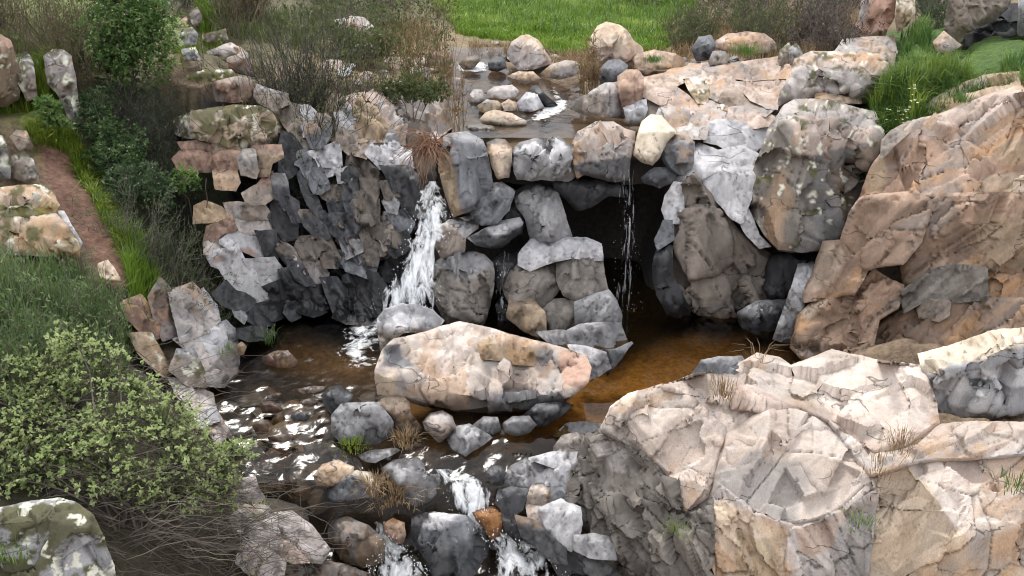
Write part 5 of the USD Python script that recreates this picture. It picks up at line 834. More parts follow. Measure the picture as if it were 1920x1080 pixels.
def fall(name, label, rows, mat, n=26, bulge=.1, streak=9.0, seed=1, lift=0.0, layers=2, drops=240, dr=.006):
    """Falling water: strips between a left and a right edge, (picture y, left, right, distance), ridged along the flow, with spray."""
    rows = A(rows, float)
    t = np.linspace(0, 1, int((rows[-1, 0] - rows[0, 0]) / 2.5) + 2); k = np.linspace(0, 1, len(rows))
    r = np.stack([np.interp(t, k, rows[:, i]) for i in range(4)], 1)
    parent = thing(name, label, 'waterfall'); rng = np.random.default_rng(seed)
    for L in range(layers):
        s = np.linspace(0, 1, n); S, T = np.meshgrid(s, np.arange(len(t)))
        PX = r[T, 1] + (r[T, 2] - r[T, 1]) * S; PY = r[T, 0]
        nz = fbm(np.stack([S * streak, T * .045, S * 0 + L * 7], -1), 1, seed + L, 4) - .5
        Yd = r[T, 3] - bulge * np.sin(np.pi * S) * (.5 + .5 * L) - .16 * nz - .14 * (fbm(np.stack([T * .06, S * 1.2, S * 0], -1), 1, seed + 9, 3) - .5) - lift
        V = atY(PX + 6 * (fbm(np.stack([S * 3, T * .1, S * 0 + L], -1), 1, seed + 5, 3) - .5), PY, Yd).reshape(-1, 3)
        a = (np.arange(len(t) - 1)[:, None] * n + np.arange(n - 1)).ravel()
        F = np.vstack([np.c_[a, a + n, a + 1], np.c_[a + 1, a + n, a + n + 1]])
        e = (np.minimum(S, 1 - S)).ravel()
        w = .14 * sstep(0, .35, e) - .14 + .06 * (nz.ravel() * 2) - .05 * L
        put('water_sheet', V, F, mat, parent, vnormals(V, F), None, w)
    # drops thrown off the sheet
    vs, fs = [], []; ico = A([(1,0,0),(-1,0,0),(0,1,0),(0,-1,0),(0,0,1),(0,0,-1)]); ifc = A([(0,2,4),(2,1,4),(1,3,4),(3,0,4),(2,0,5),(1,2,5),(3,1,5),(0,3,5)])
    m = drops
    j = (rng.uniform(.25, 1, m) * (len(t) - 1)).astype(int); sd = rng.uniform(-.14, 1.14, m)
    c = atY(r[j, 1] + (r[j, 2] - r[j, 1]) * sd, r[j, 0] + rng.normal(0, 3, m), r[j, 3] - bulge - rng.uniform(0, .25, m))
    for i in range(m):
        q = ico * rng.uniform(.0018, dr) * A([1, 1, rng.uniform(1, 2.4)]) @ A([[1, 0, rng.uniform(-.4, .4)], [0, 1, 0], [0, 0, 1]])
        fs.append(ifc + 6 * i); vs.append(q + c[i])
    tag(put('spray', np.vstack(vs), np.vstack(fs), 'droplet', parent), kind='stuff')
fall('waterfall', 'white foaming waterfall dropping into the left side of the pool', [(340,796,822,10.95),(370,784,834,10.75),(400,777,840,10.5),(430,771,838,10.38),(460,762,832,10.28),(500,745,826,10.15),(540,724,824,10.02),(575,706,828,9.95),(598,700,836,9.9)], 'falling_water', n=30, bulge=.12)
fall('thin_waterfall', 'thin dark veil of trickling water in front of the cave', [(318,1163,1198,10.8),(400,1158,1196,10.72),(500,1155,1197,10.66),(585,1148,1204,10.6)], 'thin_fall', n=16, bulge=.04, seed=4, layers=1, drops=60, dr=.004)
fall('cascade', 'white rapids tumbling past the orange brown wet stone at the bottom', [(880,812,850,7.2),(900,822,905,7.12),(925,830,928,7.02),(945,842,925,6.96),(965,862,915,6.9),(990,884,925,6.84),(1004,905,965,6.8),(1016,915,1008,6.74),(1040,920,1032,6.62),(1075,925,1060,6.48),(1100,925,1070,6.4)], 'falling_water', n=30, bulge=.05, seed=7)
fall('cascade', 'small white rapids beside the small orange stone at the bottom', [(978,700,728,6.98),(1000,703,735,6.9),(1030,700,765,6.74),(1060,694,790,6.6),(1100,690,810,6.45)], 'falling_water', n=22, bulge=.05, seed=9)
fall('trickle', 'narrow dark trickle between the two big lower blocks', [(470,935,962,10.1),(520,930,950,9.98),(600,925,948,9.9)], 'thin_fall', n=8, bulge=.02, seed=12, layers=1, drops=14, dr=.005)

# the ledge that carries the upper pool and roofs the cave
def shelf():
    g = np.linspace(0, 1, 26); U, W = np.meshgrid(g, g); vs, fs, o = [], [], 0
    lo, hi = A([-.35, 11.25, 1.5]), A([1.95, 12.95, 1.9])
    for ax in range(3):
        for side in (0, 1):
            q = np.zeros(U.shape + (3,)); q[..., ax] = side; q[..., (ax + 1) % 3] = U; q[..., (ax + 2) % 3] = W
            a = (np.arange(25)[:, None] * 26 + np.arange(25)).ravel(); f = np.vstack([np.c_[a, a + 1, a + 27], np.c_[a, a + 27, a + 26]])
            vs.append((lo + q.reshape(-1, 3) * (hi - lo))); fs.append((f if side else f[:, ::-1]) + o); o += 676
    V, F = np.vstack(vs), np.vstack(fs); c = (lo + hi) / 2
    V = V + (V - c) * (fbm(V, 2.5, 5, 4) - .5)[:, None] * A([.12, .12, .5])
    k = sstep(1.8, 1.88, V[:, 2])[:, None]  # near-black underside paints in the cave shade, brown bed on top
    tag(put('rock_shelf', V, F, 'rock', '/World', vnormals(V, F), A([.025, .022, .02]) * (1 - k) + A([.16, .12, .08]) * k, np.full(len(V), .2)), 'rock ledge with shade painted underneath that roofs the cave below the upper pool', 'rock ledge')
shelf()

# ------------------------------------------------------------------ plants
def tubes(P, r0, r1, sides=3):
    """N curves of K points (N, K, 3) as thin tubes from radius r0 (N) to r1 (N)."""
    N, K, _ = P.shape
    d = np.gradient(P, axis=1); d /= np.maximum(np.linalg.norm(d, axis=2, keepdims=True), 1e-9)
    up = np.where(np.abs(d[..., 2:3]) > .8, A([1.0, 0, 0]), A([0, 0, 1.0]))
    s = np.cross(d, up); s /= np.maximum(np.linalg.norm(s, axis=2, keepdims=True), 1e-9); b = np.cross(s, d)
    r = (np.asarray(r0)[:, None] + (np.asarray(r1) - np.asarray(r0))[:, None] * np.linspace(0, 1, K))[..., None]
    th = 2 * np.pi * np.arange(sides) / sides
    V = (P[:, :, None] + r[:, :, None] * (s[:, :, None] * np.cos(th)[:, None] + b[:, :, None] * np.sin(th)[:, None])).reshape(-1, 3)
    base = (np.arange(N)[:, None, None] * K * sides + np.arange(K - 1)[None, :, None] * sides)
    i, j = base + np.arange(sides), base + (np.arange(sides) + 1) % sides
    F = np.concatenate([np.stack([i, j, j + sides], -1), np.stack([i, j + sides, i + sides], -1)]).reshape(-1, 3)
    return V, F
def unit(v): return v / np.maximum(np.linalg.norm(v, axis=-1, keepdims=True), 1e-9)
def leaves(b, d, L, W, rng, n=None):
    """Folded leaves: base b, direction d, length L, half width W."""
    m = len(b); n = unit(rng.normal(0, 1, (m, 3)) + A([0, 0, 1.2])) if n is None else n
    s = unit(np.cross(d, n)); n = np.cross(s, d); L, W = np.broadcast_to(L, m)[:, None], np.broadcast_to(W, m)[:, None]
    V = np.stack([b, b + d * L * .45 + s * W + n * W * .35, b + d * L - n * L * .12, b + d * L * .45 - s * W + n * W * .35], 1).reshape(-1, 3)
    a = np.arange(m)[:, None] * 4
    return V, np.vstack([a + A([0, 2, 1]), a + A([0, 3, 2])])
def blades(p, h, w, rng, lean=.35, dirs=None):
    m = len(p); an = rng.uniform(0, 2 * np.pi, m); o = np.stack([np.cos(an), np.sin(an), 0 * an], 1) if dirs is None else dirs
    sd = np.stack([-o[:, 1], o[:, 0], 0 * an], 1); l = (np.abs(rng.normal(0, lean, m)) + .05)[:, None]; h, w = np.broadcast_to(h, m)[:, None], np.broadcast_to(w, m)[:, None]
    up = A([0, 0, 1.0]); mid = p + (up * .6 + o * l * .35) * h; tip = p + (up * (1 - .3 * l) + o * l * 1.1) * h
    V = np.stack([p - sd * w, p + sd * w, mid - sd * w * .75, mid + sd * w * .75, tip], 1).reshape(-1, 3)
    a = np.arange(m)[:, None] * 5
    return V, np.vstack([a + A([0, 1, 3]), a + A([0, 3, 2]), a + A([2, 3, 4])])
def merge(*parts):
    vs, fs, o = [], [], 0
    for v, f in parts: vs.append(v); fs.append(f + o); o += len(v)
    return np.vstack(vs), np.vstack(fs)
def curve(a, b, rng, K=7, sag=.15, wob=.06):
    t = np.linspace(0, 1, K)[None, :, None]; a, b = a[:, None], b[:, None]; L = np.linalg.norm(b - a, axis=2, keepdims=True)
    w = np.cumsum(rng.normal(0, wob, (len(a), K, 3)), 1) * L / math.sqrt(K) * np.sin(np.pi * t * .5)
    return a + (b - a) * t + A([0, 0, 1]) * (np.sin(np.pi * t) * L * sag) + w
def ground_pts(text, n, rng, view='F'):
    """n points on the ground inside a region of it given by its outline as seen from the camera."""
    q = pts(text, view); w = atY(q[:, 0], q[:, 1], netY(q[:, 0], q[:, 1])); pg = Polygon(w[:, :2]).buffer(0)
    x0, y0, x1, y1 = pg.bounds; out = np.zeros((0, 2))
    while len(out) < n:
        c = rng.uniform((x0, y0), (x1, y1), (n * 3, 2)); out = np.vstack([out, c[shapely.contains_xy(pg, c[:, 0], c[:, 1])]])
    out = out[:n]; return np.c_[out, zt(out[:, 0], out[:, 1])]

def leafy_bush(name, label, root, clumps, mat, nleaf, L, seed, stem='twig', cat='bush', twigs=5, gap=.40, inner=0):
    rng = np.random.default_rng(seed); o = thing(name, label, cat)
    r = atY(*root); r[2] = min(r[2], float(zt(r[0], r[1])[0]) + .02) if name != 'hanging_bush' else r[2]
    C = A([atY(px, py, Y) for px, py, Y, R in clumps]); R = A([c[3] * c[2] / _c / FPX for c in clumps])
    w = R ** 2 / (R ** 2).sum(); k = rng.choice(len(C), nleaf, p=w)
    u = unit(rng.normal(0, 1, (nleaf, 3))); rad = rng.uniform(0, 1, nleaf) ** .45
    lump = .75 + .6 * fbm(C[k] + u * R[k][:, None], 4.0, seed % 31, 3)
    P = C[k] + u * (R[k] * rad * lump)[:, None] * A([1, 1, .85])
    keep = fbm(P, 5.0 / max(.3, R.mean()) * .5, seed % 17, 3) > gap; P, u, k = P[keep], u[keep], k[keep]
    d = unit(u * .8 + A([0, 0, .5]) + rng.normal(0, .5, u.shape))
    sz = L * rng.uniform(.6, 1.25, len(P))
    # leaves stand in little rosettes at the twig ends
    V, F = merge(*[leaves(P + rng.normal(0, L * .12, P.shape), unit(d + rng.normal(0, .7, d.shape)), sz * rng.uniform(.6, 1.15, len(P)), sz * .27, rng) for _ in range(5 if L < .05 else 3)])
    st = [tubes(curve(np.repeat(r[None], len(C), 0) + rng.normal(0, .05, C.shape), C, rng), np.full(len(C), .011), np.full(len(C), .005))]
    m = min(len(P), len(C) * twigs * 6); q = rng.choice(len(P), m, replace=False)
    st.append(tubes(curve(C[k[q]] - A([0, 0, .6]) * R[k[q]][:, None] * .6, P[q], rng, 5, .05), np.full(m, .004), np.full(m, .0018)))
    put('stem', *merge(*st), stem, o); tag(put('foliage', V, F, mat, o), kind='stuff')
    if inner:                                                  # darker leaves that paint shade into the inside of the bush
        m = inner; k2 = rng.choice(len(C), m, p=w); P2 = C[k2] + unit(rng.normal(0, 1, (m, 3))) * (R[k2] * rng.uniform(.1, .8, m))[:, None]
        tag(put('foliage', *leaves(P2, unit(rng.normal(0, 1, P2.shape)), L * rng.uniform(.6, 1.3, m), L * .3, rng), 'leaf_olive', o), kind='stuff')

def twiggy(name, label, roots, spread, h, n, mat, seed, leaf=None, leafmat=None, nl=0, cat='shrub', up=1.0, r=.004, wob=.12):
    """A shrub of many thin stems; roots: ground points."""
    rng = np.random.default_rng(seed); o = thing(name, label, cat)
    b = roots[rng.integers(0, len(roots), n)] + rng.normal(0, .03, (n, 3)) * A([1, 1, 0])
    d = unit(rng.normal(0, spread, (n, 3)) * A([1, 1, .35]) + A([0, 0, up])); L = h * rng.uniform(.45, 1.1, n)
    Pc = curve(b, b + d * L[:, None], rng, 7, .0, wob)
    parts = [tubes(Pc, np.full(n, r), np.full(n, r * .4))]
    m = n * 2; j = rng.integers(0, n, m); kk = rng.integers(2, 6, m); s = Pc[j, kk]
    e = s + unit(d[j] + rng.normal(0, .6, (m, 3))) * (L[j] * rng.uniform(.15, .4, m))[:, None]
    Ps = curve(s, e, rng, 5, .0, wob); parts.append(tubes(Ps, np.full(m, r * .55), np.full(m, r * .25)))
    put('stem', *merge(*parts), mat, o)
    if nl:
        allp = np.vstack([Pc[:, 2:].reshape(-1, 3), Ps.reshape(-1, 3)]); q = allp[rng.integers(0, len(allp), nl)] + rng.normal(0, leaf * .4, (nl, 3))
        tag(put('foliage', *leaves(q, unit(rng.normal(0, .7, (nl, 3)) + A([0, 0, .7])), leaf * rng.uniform(.6, 1.3, nl), leaf * rng.uniform(.12, .2, nl), rng), leafmat, o), kind='stuff')

def grass(name, label, text, n, h, w, mat, seed, lean=.35, kind='stuff', cat='grass', lift=0.0, view='F', clump=True):
    rng = np.random.default_rng(seed); p = ground_pts(text, n, rng, view); p[:, 2] += lift
    g = fbm(p * A([1, 1, 0]), 3.0, seed % 23, 3)
    if clump: k = g > rng.uniform(.25, .5, n); p, g = p[k], g[k]
    tag(put(name, *blades(p - A([0, 0, .02]), h * rng.uniform(.5, 1.2, len(p)) * (.5 + g), w, rng, lean), mat), label, cat, kind=kind)

def tuft(name, label, px, py, Y, n, h, w, mat, seed, spread=.05, lean=.5, cat='grass tuft', z=None):
    rng = np.random.default_rng(seed); c = atY(px, py, Y)
    p = c + rng.normal(0, spread, (n, 3)) * A([1, 1, .15]); o = unit((p - c) * A([1, 1, 0]) + rng.normal(0, .02, (n, 3)) * A([1, 1, 0]))
    tag(put(name, *blades(p, h * rng.uniform(.5, 1.15, n), w, rng, lean, o), mat), label, cat)
G = lambda text, n, seed: ground_pts(text, n, np.random.default_rng(seed))

# left foreground: the pale leafy bush over a tangle of bare twigs
leafy_bush('leafy_bush', 'pale green leafy bush at the lower left over a tangle of bare twigs', (250, 985, 5.75),
    [(135,640,6.4,48),(100,700,6.3,70),(40,720,6.2,60),(190,700,6.3,70),(10,800,5.9,60),(70,780,6.0,70),(250,730,6.3,55),(300,790,6.2,85),(345,850,6.2,85),(130,830,5.9,75),(60,870,5.7,70),(190,870,5.8,85),(250,900,5.8,70),(400,880,6.3,75),(440,850,6.5,45),(330,920,6.0,70),(200,800,6.0,70),(420,920,6.3,50),(0,900,5.6,50)], 'leaf_pale', 5200, .038, 11, gap=.46, twigs=14, inner=5000)
rng = np.random.default_rng(5)
def tangle(name, label, text, n, h, mat, seed, depth=.35, r=.004, cat='shrub'):
    rng = np.random.default_rng(seed); p = ground_pts(text, n, rng); an = rng.uniform(-.5, .5, n) + np.where(rng.random(n) < .5, 0, np.pi)
    p[:, 2] += rng.uniform(0, h, n); L = rng.uniform(.3, .9, n)
    e = p + np.stack([np.cos(an) * L, np.sin(an) * L * .7, rng.normal(.05, .14, n)], 1)
    o = thing(name, label, cat); P = curve(p, e, rng, 8, .12, .1)
    j = rng.integers(0, n, n); s = P[j, rng.integers(2, 7, n)]; e2 = s + rng.normal(0, .12, (n, 3)) + A([0, 0, .04])
    put('stem', *merge(tubes(P, np.full(n, r), np.full(n, r * .4)), tubes(curve(s, e2, rng, 5, .0, .1), np.full(n, r * .5), np.full(n, r * .25))), mat, o)
tangle('bare_bush', 'tangle of bare grey brown twigs under the pale green leafy bush', '195,960 300,930 440,930 500,1000 500,1110 230,1110', 420, .55, 'twig', 21)
tangle('bare_bush', 'bare twigs showing through the middle of the pale green leafy bush', '20,800 150,760 320,740 420,860 300,900 60,900', 260, .5, 'twig', 22)
twiggy('small_shrub', 'low olive green leafy sprigs among the bare twigs at the bottom edge', G('370,1000 450,990 500,1040 500,1090 360,1090', 30, 3), .5, .35, 60, 'twig', 23, .03, 'leaf_olive', 900)
# the grey green stalky shrubs of the left bank
twiggy('stalky_shrub', 'grey green shrub of upright leafy stalks at the left edge above the leafy bush', G('-120,560 60,560 220,600 250,720 150,790 -120,800', 60, 1), .28, .75, 330, 'twig', 31, .05, 'grass_soft', 6000, up=1.3)
grass('tall_grass', 'tall soft green grass among the stalky shrub on the left bank', '-100,500 120,500 230,560 240,700 -100,720', 5000, .5, .005, 'grass_soft', 32, .3)
twiggy('dark_shrub', 'dark grey green shrub right of the dirt path, with bare stems below', G('215,400 300,380 390,430 400,520 300,540 240,480', 50, 2), .45, .75, 260, 'twig', 33, .035, 'leaf_grey', 5200)
grass('tall_grass', 'bright green tall grass at the lower right of the dirt path', '228,440 265,420 290,480 300,570 255,580 240,540', 1300, .34, .006, 'grass_bright', 34, .3)
grass('tall_grass', 'green grass beside the dark shrub near the tilted slab', '330,480 400,470 420,530 400,580 340,560', 1100, .35, .005, 'grass_soft', 35, .35)
grass('bank_grass', 'bright yellow green grass along the right edge of the dirt path', '35,215 80,205 145,245 210,330 228,420 220,450 192,400 158,330 125,270 60,245', 3400, .16, .006, 'grass_yellow', 36, .7)
grass('bank_grass', 'yellow green grass on the slope at the upper left corner', '-60,90 60,80 130,120 110,190 30,170 -60,150', 2600, .28, .007, 'grass_yellow', 37, .4)
grass('bank_grass', 'dry yellowish grass on the slope under the flat tan boulder', '-40,440 60,430 150,450 150,500 60,510 -40,510', 1600, .16, .005, 'grass_dry', 38, .5)
# ferns and low plants between path and dark wall
leafy_bush('fern', 'dark green fern at the foot of the leaning stone post', (100, 215, 10.4), [(88,200,9.85,22),(100,222,9.8,18),(125,232,9.8,12)], 'leaf_green', 260, .07, 41, cat='fern')
leafy_bush('low_plants', 'dark green low plants below the leafy bush on the left bank', (220, 300, 10.4), [(190,240,10.6,42),(225,275,10.4,48),(195,300,10.3,40),(240,315,10.2,45),(180,195,10.8,30)], 'leaf_dark', 1900, .05, 42, cat='shrub')
leafy_bush('low_plants', 'grey green leafy plants at the lower foot of the low dark plants', (260, 360, 9.8), [(240,350,9.8,38),(280,340,9.9,36),(300,370,9.8,30)], 'leaf_grey', 900, .06, 43, cat='shrub')
leafy_bush('low_plants', 'small bright green plant under the red brown ledge', (345, 345, 10.2), [(345,335,10.15,24),(365,345,10.15,14)], 'grass_lush', 260, .06, 44, cat='plant')
twiggy('dark_shrub', 'dark leafless shrub between the leafy bush and the mossy overhanging boulder', G('200,180 330,170 360,230 300,290 210,260', 40, 5), .55, .75, 420, 'twig_dark', 45, .035, 'leaf_grey', 3600)
leafy_bush('leafy_bush', 'dense dark green leafy bush at the top left among the brush', (240, 180, 11.6), [(240,20,11.7,60),(200,60,11.6,50),(240,80,11.5,62),(280,60,11.6,50),(200,110,11.5,45),(270,120,11.5,48),(230,140,11.5,40),(210,-20,11.8,60),(290,10,11.8,40)], 'leaf_green', 4200, .062, 46)
leafy_bush('leafy_bush', 'light olive bush behind the dense dark green bush at the top edge', (190, 90, 12.6), [(160,20,12.6,50),(150,60,12.5,35),(310,60,12.2,34),(300,110,12.0,28)], 'leaf_pale', 1300, .06, 47)
twiggy('brown_brush', 'brown leafless brush in the upper left corner', G('-100,20 60,20 150,60 160,110 80,90 -60,70', 60, 6), .5, 1.1, 420, 'twig_brown', 48, .04, 'leaf_olive', 3000)
twiggy('brown_brush', 'olive brown brush left of the dense dark green bush', G('90,90 160,100 170,170 110,150', 30, 7), .4, .8, 160, 'twig_brown', 49, .04, 'leaf_olive', 1800)
twiggy('twiggy_shrub', 'tall brown twiggy shrub above the dark rock wall', G('470,160 560,150 640,165 620,195 500,190', 50, 8), .40, 1.65, 800, 'twig_dark', 50, .055, 'leaf_olive', 8500, r=.007)
twiggy('twiggy_shrub', 'tall olive shrub at the top edge left of the brown twiggy shrub', G('400,40 480,30 500,90 430,90', 40, 9), .4, 1.5, 260, 'twig_brown', 51, .06, 'leaf_olive', 2600, r=.006)
tangle('root_mat', 'dark hanging roots under the tall brown twiggy shrub', '480,170 640,165 660,200 560,215 480,205', 160, .3, 'twig', 52, r=.006, cat='roots')
# creek vegetation
twiggy('creek_shrub', 'tall dry reedy shrub beside the small upper fall', G('730,150 800,140 850,150 860,175 780,180', 40, 10), .2, 1.4, 80, 'grass_dry', 53, .07, 'leaf_olive', 900, r=.005, up=1.5)
twiggy('creek_shrub', 'olive and tan shrub left of the tall dry reedy shrub', G('640,160 720,140 760,170 700,190', 40, 11), .45, .8, 90, 'twig_brown', 54, .05, 'leaf_olive', 900)
leafy_bush('creek_shrub', 'low green shrub on the near side of the creek stones', (770, 180, 12.6), [(730,172,12.7,26),(770,165,12.8,28),(820,168,12.9,24),(800,178,12.6,20)], 'leaf_olive', 1300, .045, 55, cat='shrub')
leafy_bush('creek_shrub', 'mixed green shrub below the whitish boulder on the far left bank', (680, 130, 14), [(680,90,14.2,42),(650,120,13.8,30),(720,80,14.5,36),(640,70,14.5,30)], 'leaf_olive', 1500, .06, 56, cat='shrub')
def stalks(name, label, pxs, py0, Y, h, seed, n=18):
    rng = np.random.default_rng(seed); o = thing(name, label, 'reeds'); b = A([atY(x, py0 + rng.uniform(-4, 4), Y + rng.uniform(-.1, .1)) for x in rng.uniform(pxs[0], pxs[1], n)])
    e = b + A([0, 0, 1]) * (h * rng.uniform(.5, 1.1, n))[:, None] + rng.normal(0, .07, (n, 3))
    P = curve(b, e, rng, 7, 0, .05); put('stem', *tubes(P, np.full(n, .006), np.full(n, .002)), 'grass_dry', o)
    q = P[:, 2:].reshape(-1, 3); q = q[rng.integers(0, len(q), n * 16)]
    tag(put('foliage', *leaves(q, unit(rng.normal(0, .5, q.shape) + A([0, 0, .6])), .09 * rng.uniform(.5, 1.2, len(q)), .008, rng), 'grass_dry', o), kind='stuff')
stalks('dry_stalks', 'single clump of dry stalks standing in front of the upper pool', (843, 868), 250, 11.6, .85, 61, 12)
stalks('dry_reeds', 'dry tan reeds leaning in front of the tallest pink boulder', (1085, 1122), 178, 13.3, .75, 62, 40)
def root_tuft(label, px, py, Y, n, seed):
    rng = np.random.default_rng(seed); c = atY(px, py, Y); o = thing('root_tuft', label, 'roots')
    b = c + rng.normal(0, .05, (n, 3)); d = unit(rng.normal(0, .6, (n, 3)) + A([-.25, -.5, -.55])); P = curve(b, b + d * rng.uniform(.2, .5, n)[:, None], rng, 8, .12, .12)
    put('stem', *tubes(P, np.full(n, .006), np.full(n, .0025)), 'root', o)
leaf_mat('root', (.20, .11, .07), (.42, .28, .19), 0.0, .9)
root_tuft('hanging tuft of reddish dry roots beside the grey pillar above the white waterfall', 808, 268, 10.75, 170, 63)
# meadow behind and the shrubs along it
grass('meadow', 'bright green meadow at the top behind the creek', '780,-40 1320,-40 1290,50 1240,88 1150,96 1040,95 960,78 860,60', 46000, .20, .011, 'grass_bright', 64, .4, clump=False)
grass('meadow', 'small bright green grass patch at the top left behind the rocks', '365,-10 440,0 430,50 375,55', 2600, .22, .010, 'grass_bright', 65, .4, clump=False)
grass('dry_grass', 'tan dry grass along the far bank of the creek', '880,75 960,85 1080,100 1200,100 1260,90 1260,110 1080,125 960,100 880,95', 3800, .22, .006, 'grass_dry', 66, .5)
grass('dry_grass', 'tan dry grass on the far right slope behind the pink ledge', '1250,40 1600,20 1620,70 1500,100 1400,85 1270,100', 5200, .28, .007, 'grass_dry', 67, .5)
for i, (t, n, h, m, lab) in enumerate([('1140,-30 1260,-30 1280,10 1160,12', 240, 1.6, 'leaf_grey', 'dark grey green brush at the top edge behind the meadow'), ('1300,-20 1460,-20 1450,25 1310,30', 300, 1.6, 'leaf_grey', 'dark brush at the top edge right of the meadow'),
        ('1250,55 1330,50 1340,85 1260,90', 160, .7, 'leaf_olive', 'low tan and olive scrub at the right end of the meadow'), ('1380,40 1470,30 1480,75 1400,80', 200, .9, 'leaf_olive', 'olive scrub above the broken pink rock'),
        ('1500,-10 1600,-20 1610,40 1510,40', 260, 1.3, 'leaf_grey', 'dark scrub left of the leaning pink red slab'), ('1480,60 1570,50 1590,90 1500,95', 260, .75, 'twig', 'dark purple grey leafless shrub left of the leaning pink red slab'),
        ('1715,-20 1775,-20 1770,45 1720,45', 160, .8, 'leaf_grey', 'dark scrub in front of the massive grey boulder at the upper right'),
        ('560,-30 760,-30 760,20 600,20', 260, 1.3, 'leaf_olive', 'olive brush at the top edge left of the meadow'), ('300,-40 380,-40 370,20 320,30', 160, 1.0, 'leaf_grey', 'grey brush at the top edge behind the small grass patch')]):
    twiggy('background_shrub', lab, G(t, 40, 70 + i), .5, h, n, 'twig', 80 + i, .07, m if m.startswith('leaf') else 'twig', 2600, r=.006)
leafy_bush('creek_shrub', 'tan green brush in the middle of the far left creek bank', (620, 40, 17), [(600,20,17,45),(660,10,17.5,45),(720,30,17,40),(760,0,18,45),(560,50,15,40),(820,20,17,35)], 'leaf_olive', 900, .08, 57, cat='shrub')
twiggy('twiggy_shrub', 'thin brown brush behind the tall brown twiggy shrub', G('540,100 660,60 740,80 700,130 600,140', 50, 12), .4, .9, 110, 'twig', 58, .06, 'leaf_olive', 500)
grass('dry_grass', 'tan dry grass on the bare bank left of the creek', '640,60 700,30 800,30 830,100 700,130 640,120', 2600, .25, .006, 'grass_dry', 68, .5)
grass('dry_grass', 'olive grass among the rocks right of the leafy bush', '300,60 400,60 420,90 340,110', 700, .2, .006, 'grass_yellow', 69, .5)
grass('meadow', 'taller weeds standing in the bright green meadow behind the creek', '860,-30 1300,-30 1270,60 1150,90 960,70 880,50', 2600, .38, .010, 'grass_lush', 71, .6)
grass('dry_grass', 'olive weeds on the bare ground behind the tall brown twiggy shrub', '380,20 700,0 760,60 640,110 480,110 400,70', 5200, .3, .007, 'leaf_olive', 72, .6)
# lush grass on the right slope, with white flowers
grass('slope_grass', 'lush tall green grass on the slope between the pink boulder and the red cliff', '1640,150 1690,110 1750,112 1900,135 1960,135 1960,150 1850,147 1740,190 1700,230 1665,275 1640,240', 11000, .30, .006, 'grass_lush', 90, .6)
grass('slope_grass', 'pale yellowish stems standing in the lush tall grass', '1640,150 1690,110 1750,112 1900,135 1900,140 1740,190 1700,230 1665,275 1640,240', 1200, .42, .006, 'grass_yellow', 94, .7)
grass('slope_grass', 'bright green grass around the tan block under the massive grey boulder', '1690,50 1730,45 1745,95 1700,110', 1400, .35, .008, 'grass_lush', 91, .35)
grass('slope_grass', 'green grass at the right edge beside the dark hollow', '1880,115 1960,105 1960,150 1880,145', 1500, .3, .007, 'grass_lush', 92, .35)
def flowers():
    rng = np.random.default_rng(93); n = 46; p = ground_pts('1660,190 1730,185 1715,230 1665,240', n, rng); p[:, 2] += rng.uniform(.22, .36, n)
    for c in p:
        an = np.arange(5) * 1.2566; d = np.stack([np.cos(an), np.sin(an), 0 * an + .3], 1)
        v, f = leaves(np.repeat(c[None], 5, 0), unit(d), .02, .008, rng)
        tag(put('flower', v, f, 'petal'), 'tiny white flower in the lush grass at the left of the red cliff', 'flower', 'white flowers in the lush grass')
flowers()
for i, (px, py, Y, n, h, m, lab) in enumerate([(1355,738,6.95,120,.14,'grass_dry','dry tan grass tuft on the foreground outcrop near the blue grey rock'),(1690,835,6.2,110,.14,'grass_dry','dry grass tuft in the crack of the foreground outcrop'),(1650,880,5.85,60,.12,'grass_dry','thin dry grass at the joint of three foreground blocks'),
        (1905,915,5.25,90,.10,'grass_lush','small green tuft on the foreground rock at the right edge'),(1610,985,5.6,60,.09,'grass_lush','small green tuft in the crack at the bottom right'),(1400,100,13.6,300,.16,'grass_lush','green grass tuft on the pink ledge below the broken pink rock'),
        (1800,190,10.4,160,.12,'grass_lush','small grass tuft on top of the red cliff'),(1890,300,9.8,120,.10,'grass_dry','dry tuft in a hollow of the red cliff'),(740,930,6.9,260,.13,'grass_dry','matted dry grass between the dark blue stone and the square grey block'),(700,915,6.85,160,.13,'grass_dry','matted dry grass below the dark blue stone'),
        (760,828,7.4,170,.11,'grass_dry','rust coloured dry grass at the foot of the brown wedge rock'),(660,838,7.35,150,.08,'grass_yellow','dry mossy fringe under the grey flat sided block'),(505,640,9.5,50,.2,'grass_lush','green weed in the dark corner left of the pool'),(420,660,8.9,70,.12,'grass_yellow','mossy weed beside the grey white end block'),(20,1040,5.0,160,.2,'grass_lush','green grass at the left of the mossy corner boulder'),
        (1270,1000,6.15,60,.08,'grass_yellow','small mossy tuft on the dark face of the foreground outcrop'),(1225,115,13.6,160,.12,'grass_lush','green tuft right of the low orange tan boulder'),(480,965,6.6,50,.1,'leaf_pale','small green sprig on the cracked ledge')]):
    tuft('grass_tuft', lab, px, py, Y, n, h, .0035, m, 100 + i, .07 if n < 200 else .13, .6)
tuft('dead_sprig', "bare pale sprig sticking out of the water's edge by the blue grey rock", 1425, 672, 7.5, 14, .28, .004, 'grass_dry', 130, .05, .9, 'twig')

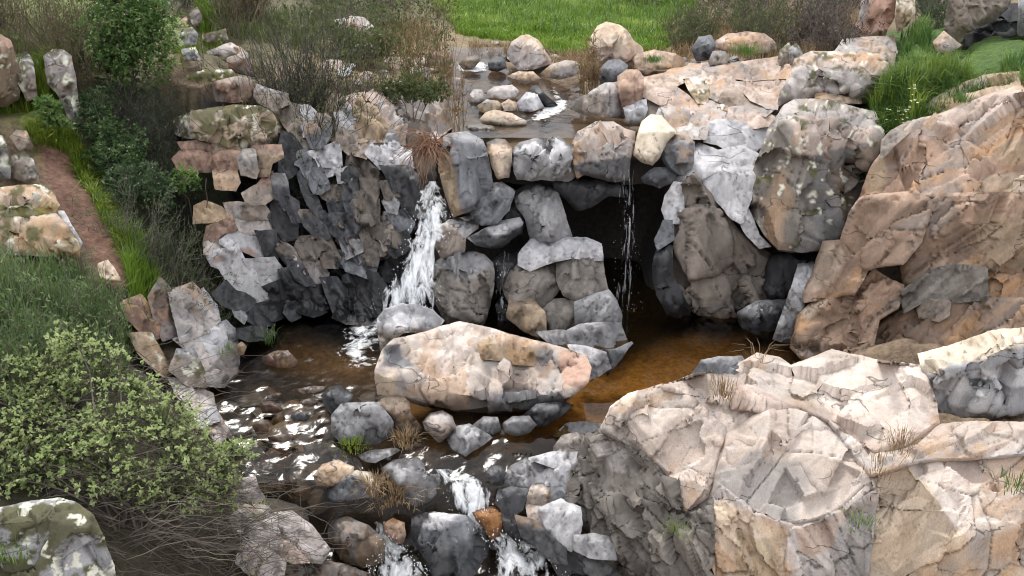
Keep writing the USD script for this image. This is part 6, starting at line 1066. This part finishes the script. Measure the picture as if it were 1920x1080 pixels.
# loose stones of the creek bed
def stones(label, group, text, n, smin, smax, tones, seed, view='F'):
    rng = np.random.default_rng(seed); p = ground_pts(text, n, rng, view)
    import trimesh
    ic = trimesh.creation.icosphere(2)
    for i in range(n):
        s = smin * (smax / smin) ** rng.random(); v = np.array(ic.vertices); f = np.array(ic.faces)
        for _ in range(9):
            d = unit(rng.normal(0, 1, 3)); c = rng.uniform(.45, .85); h = v @ d; v = v - np.maximum(0, h - c)[:, None] * d
        v = v * A([rng.uniform(.8, 1.4), rng.uniform(.8, 1.3), rng.uniform(.5, .85)]) * s; an = rng.uniform(0, 6.28); v = v @ A([[math.cos(an), math.sin(an), 0], [-math.sin(an), math.cos(an), 0], [0, 0, 1]])
        v = v + p[i] + A([0, 0, s * .25]); ti = rng.integers(len(tones)); t = TONES[tones[ti]]; k = fbm(v, 4, i, 3)[:, None]
        wl = sstep(.06, -.02, v[:, 2] - water_level(v[:, 0], v[:, 1])); col = (t[0] * (1 - k) + t[2] * k) * rng.uniform(.75, 1.1) * (1 - .6 * wl)[:, None]
        size = 'tiny' if s < smin * 1.35 else 'small' if s < smin * 2.1 else 'fist sized'
        hue = dict(tan='tan', pinkgrey='pinkish', lgrey='pale grey', rust='rust brown', grey='grey', pink='pink', greybrown='grey brown', slate='dark grey', redbrown='red brown')[tones[ti]]
        tag(put('stone', v, f, 'rock', '/World', None, col, wl), f'{size} {hue} {label}', 'stone', f'{size} {hue} {group}')
stones('loose stone among the rocks of the upper creek bed', 'stones of the upper creek bed', '850,150 1000,140 1130,145 1100,180 1040,175 1000,215 900,205 850,190', 75, .05, .16, ['tan', 'pinkgrey', 'lgrey', 'rust', 'grey'], 201)
stones('stone on the far shore beside the upper fall', 'stones on the far shore', '880,75 960,72 1090,100 1120,130 1000,110 900,95', 34, .05, .15, ['tan', 'pink', 'greybrown'], 202)
stones('stone among the shrubs on the left creek bank', 'stones on the left creek bank', '600,90 720,90 850,130 840,180 700,180 600,160', 50, .06, .2, ['tan', 'pinkgrey', 'pink', 'lgrey'], 203)
stones('stone in the shallow left stream', 'stones in the left stream', '470,700 700,715 720,760 640,790 610,880 520,890 450,800', 110, .035, .19, ['rust', 'slate', 'grey', 'tan', 'pinkgrey', 'slate', 'redbrown'], 204)
stones('pebble in the gap below the big flat boulder', 'pebbles below the big flat boulder', '740,745 800,755 860,775 820,800 760,790', 26, .02, .06, ['tan', 'pink', 'rust'], 205)
stones('stone on the far side of the pink ledge', 'stones behind the pink ledge', '1270,90 1300,120 1380,115 1500,118 1480,100 1380,85', 22, .05, .14, ['tan', 'pink', 'grey'], 206)
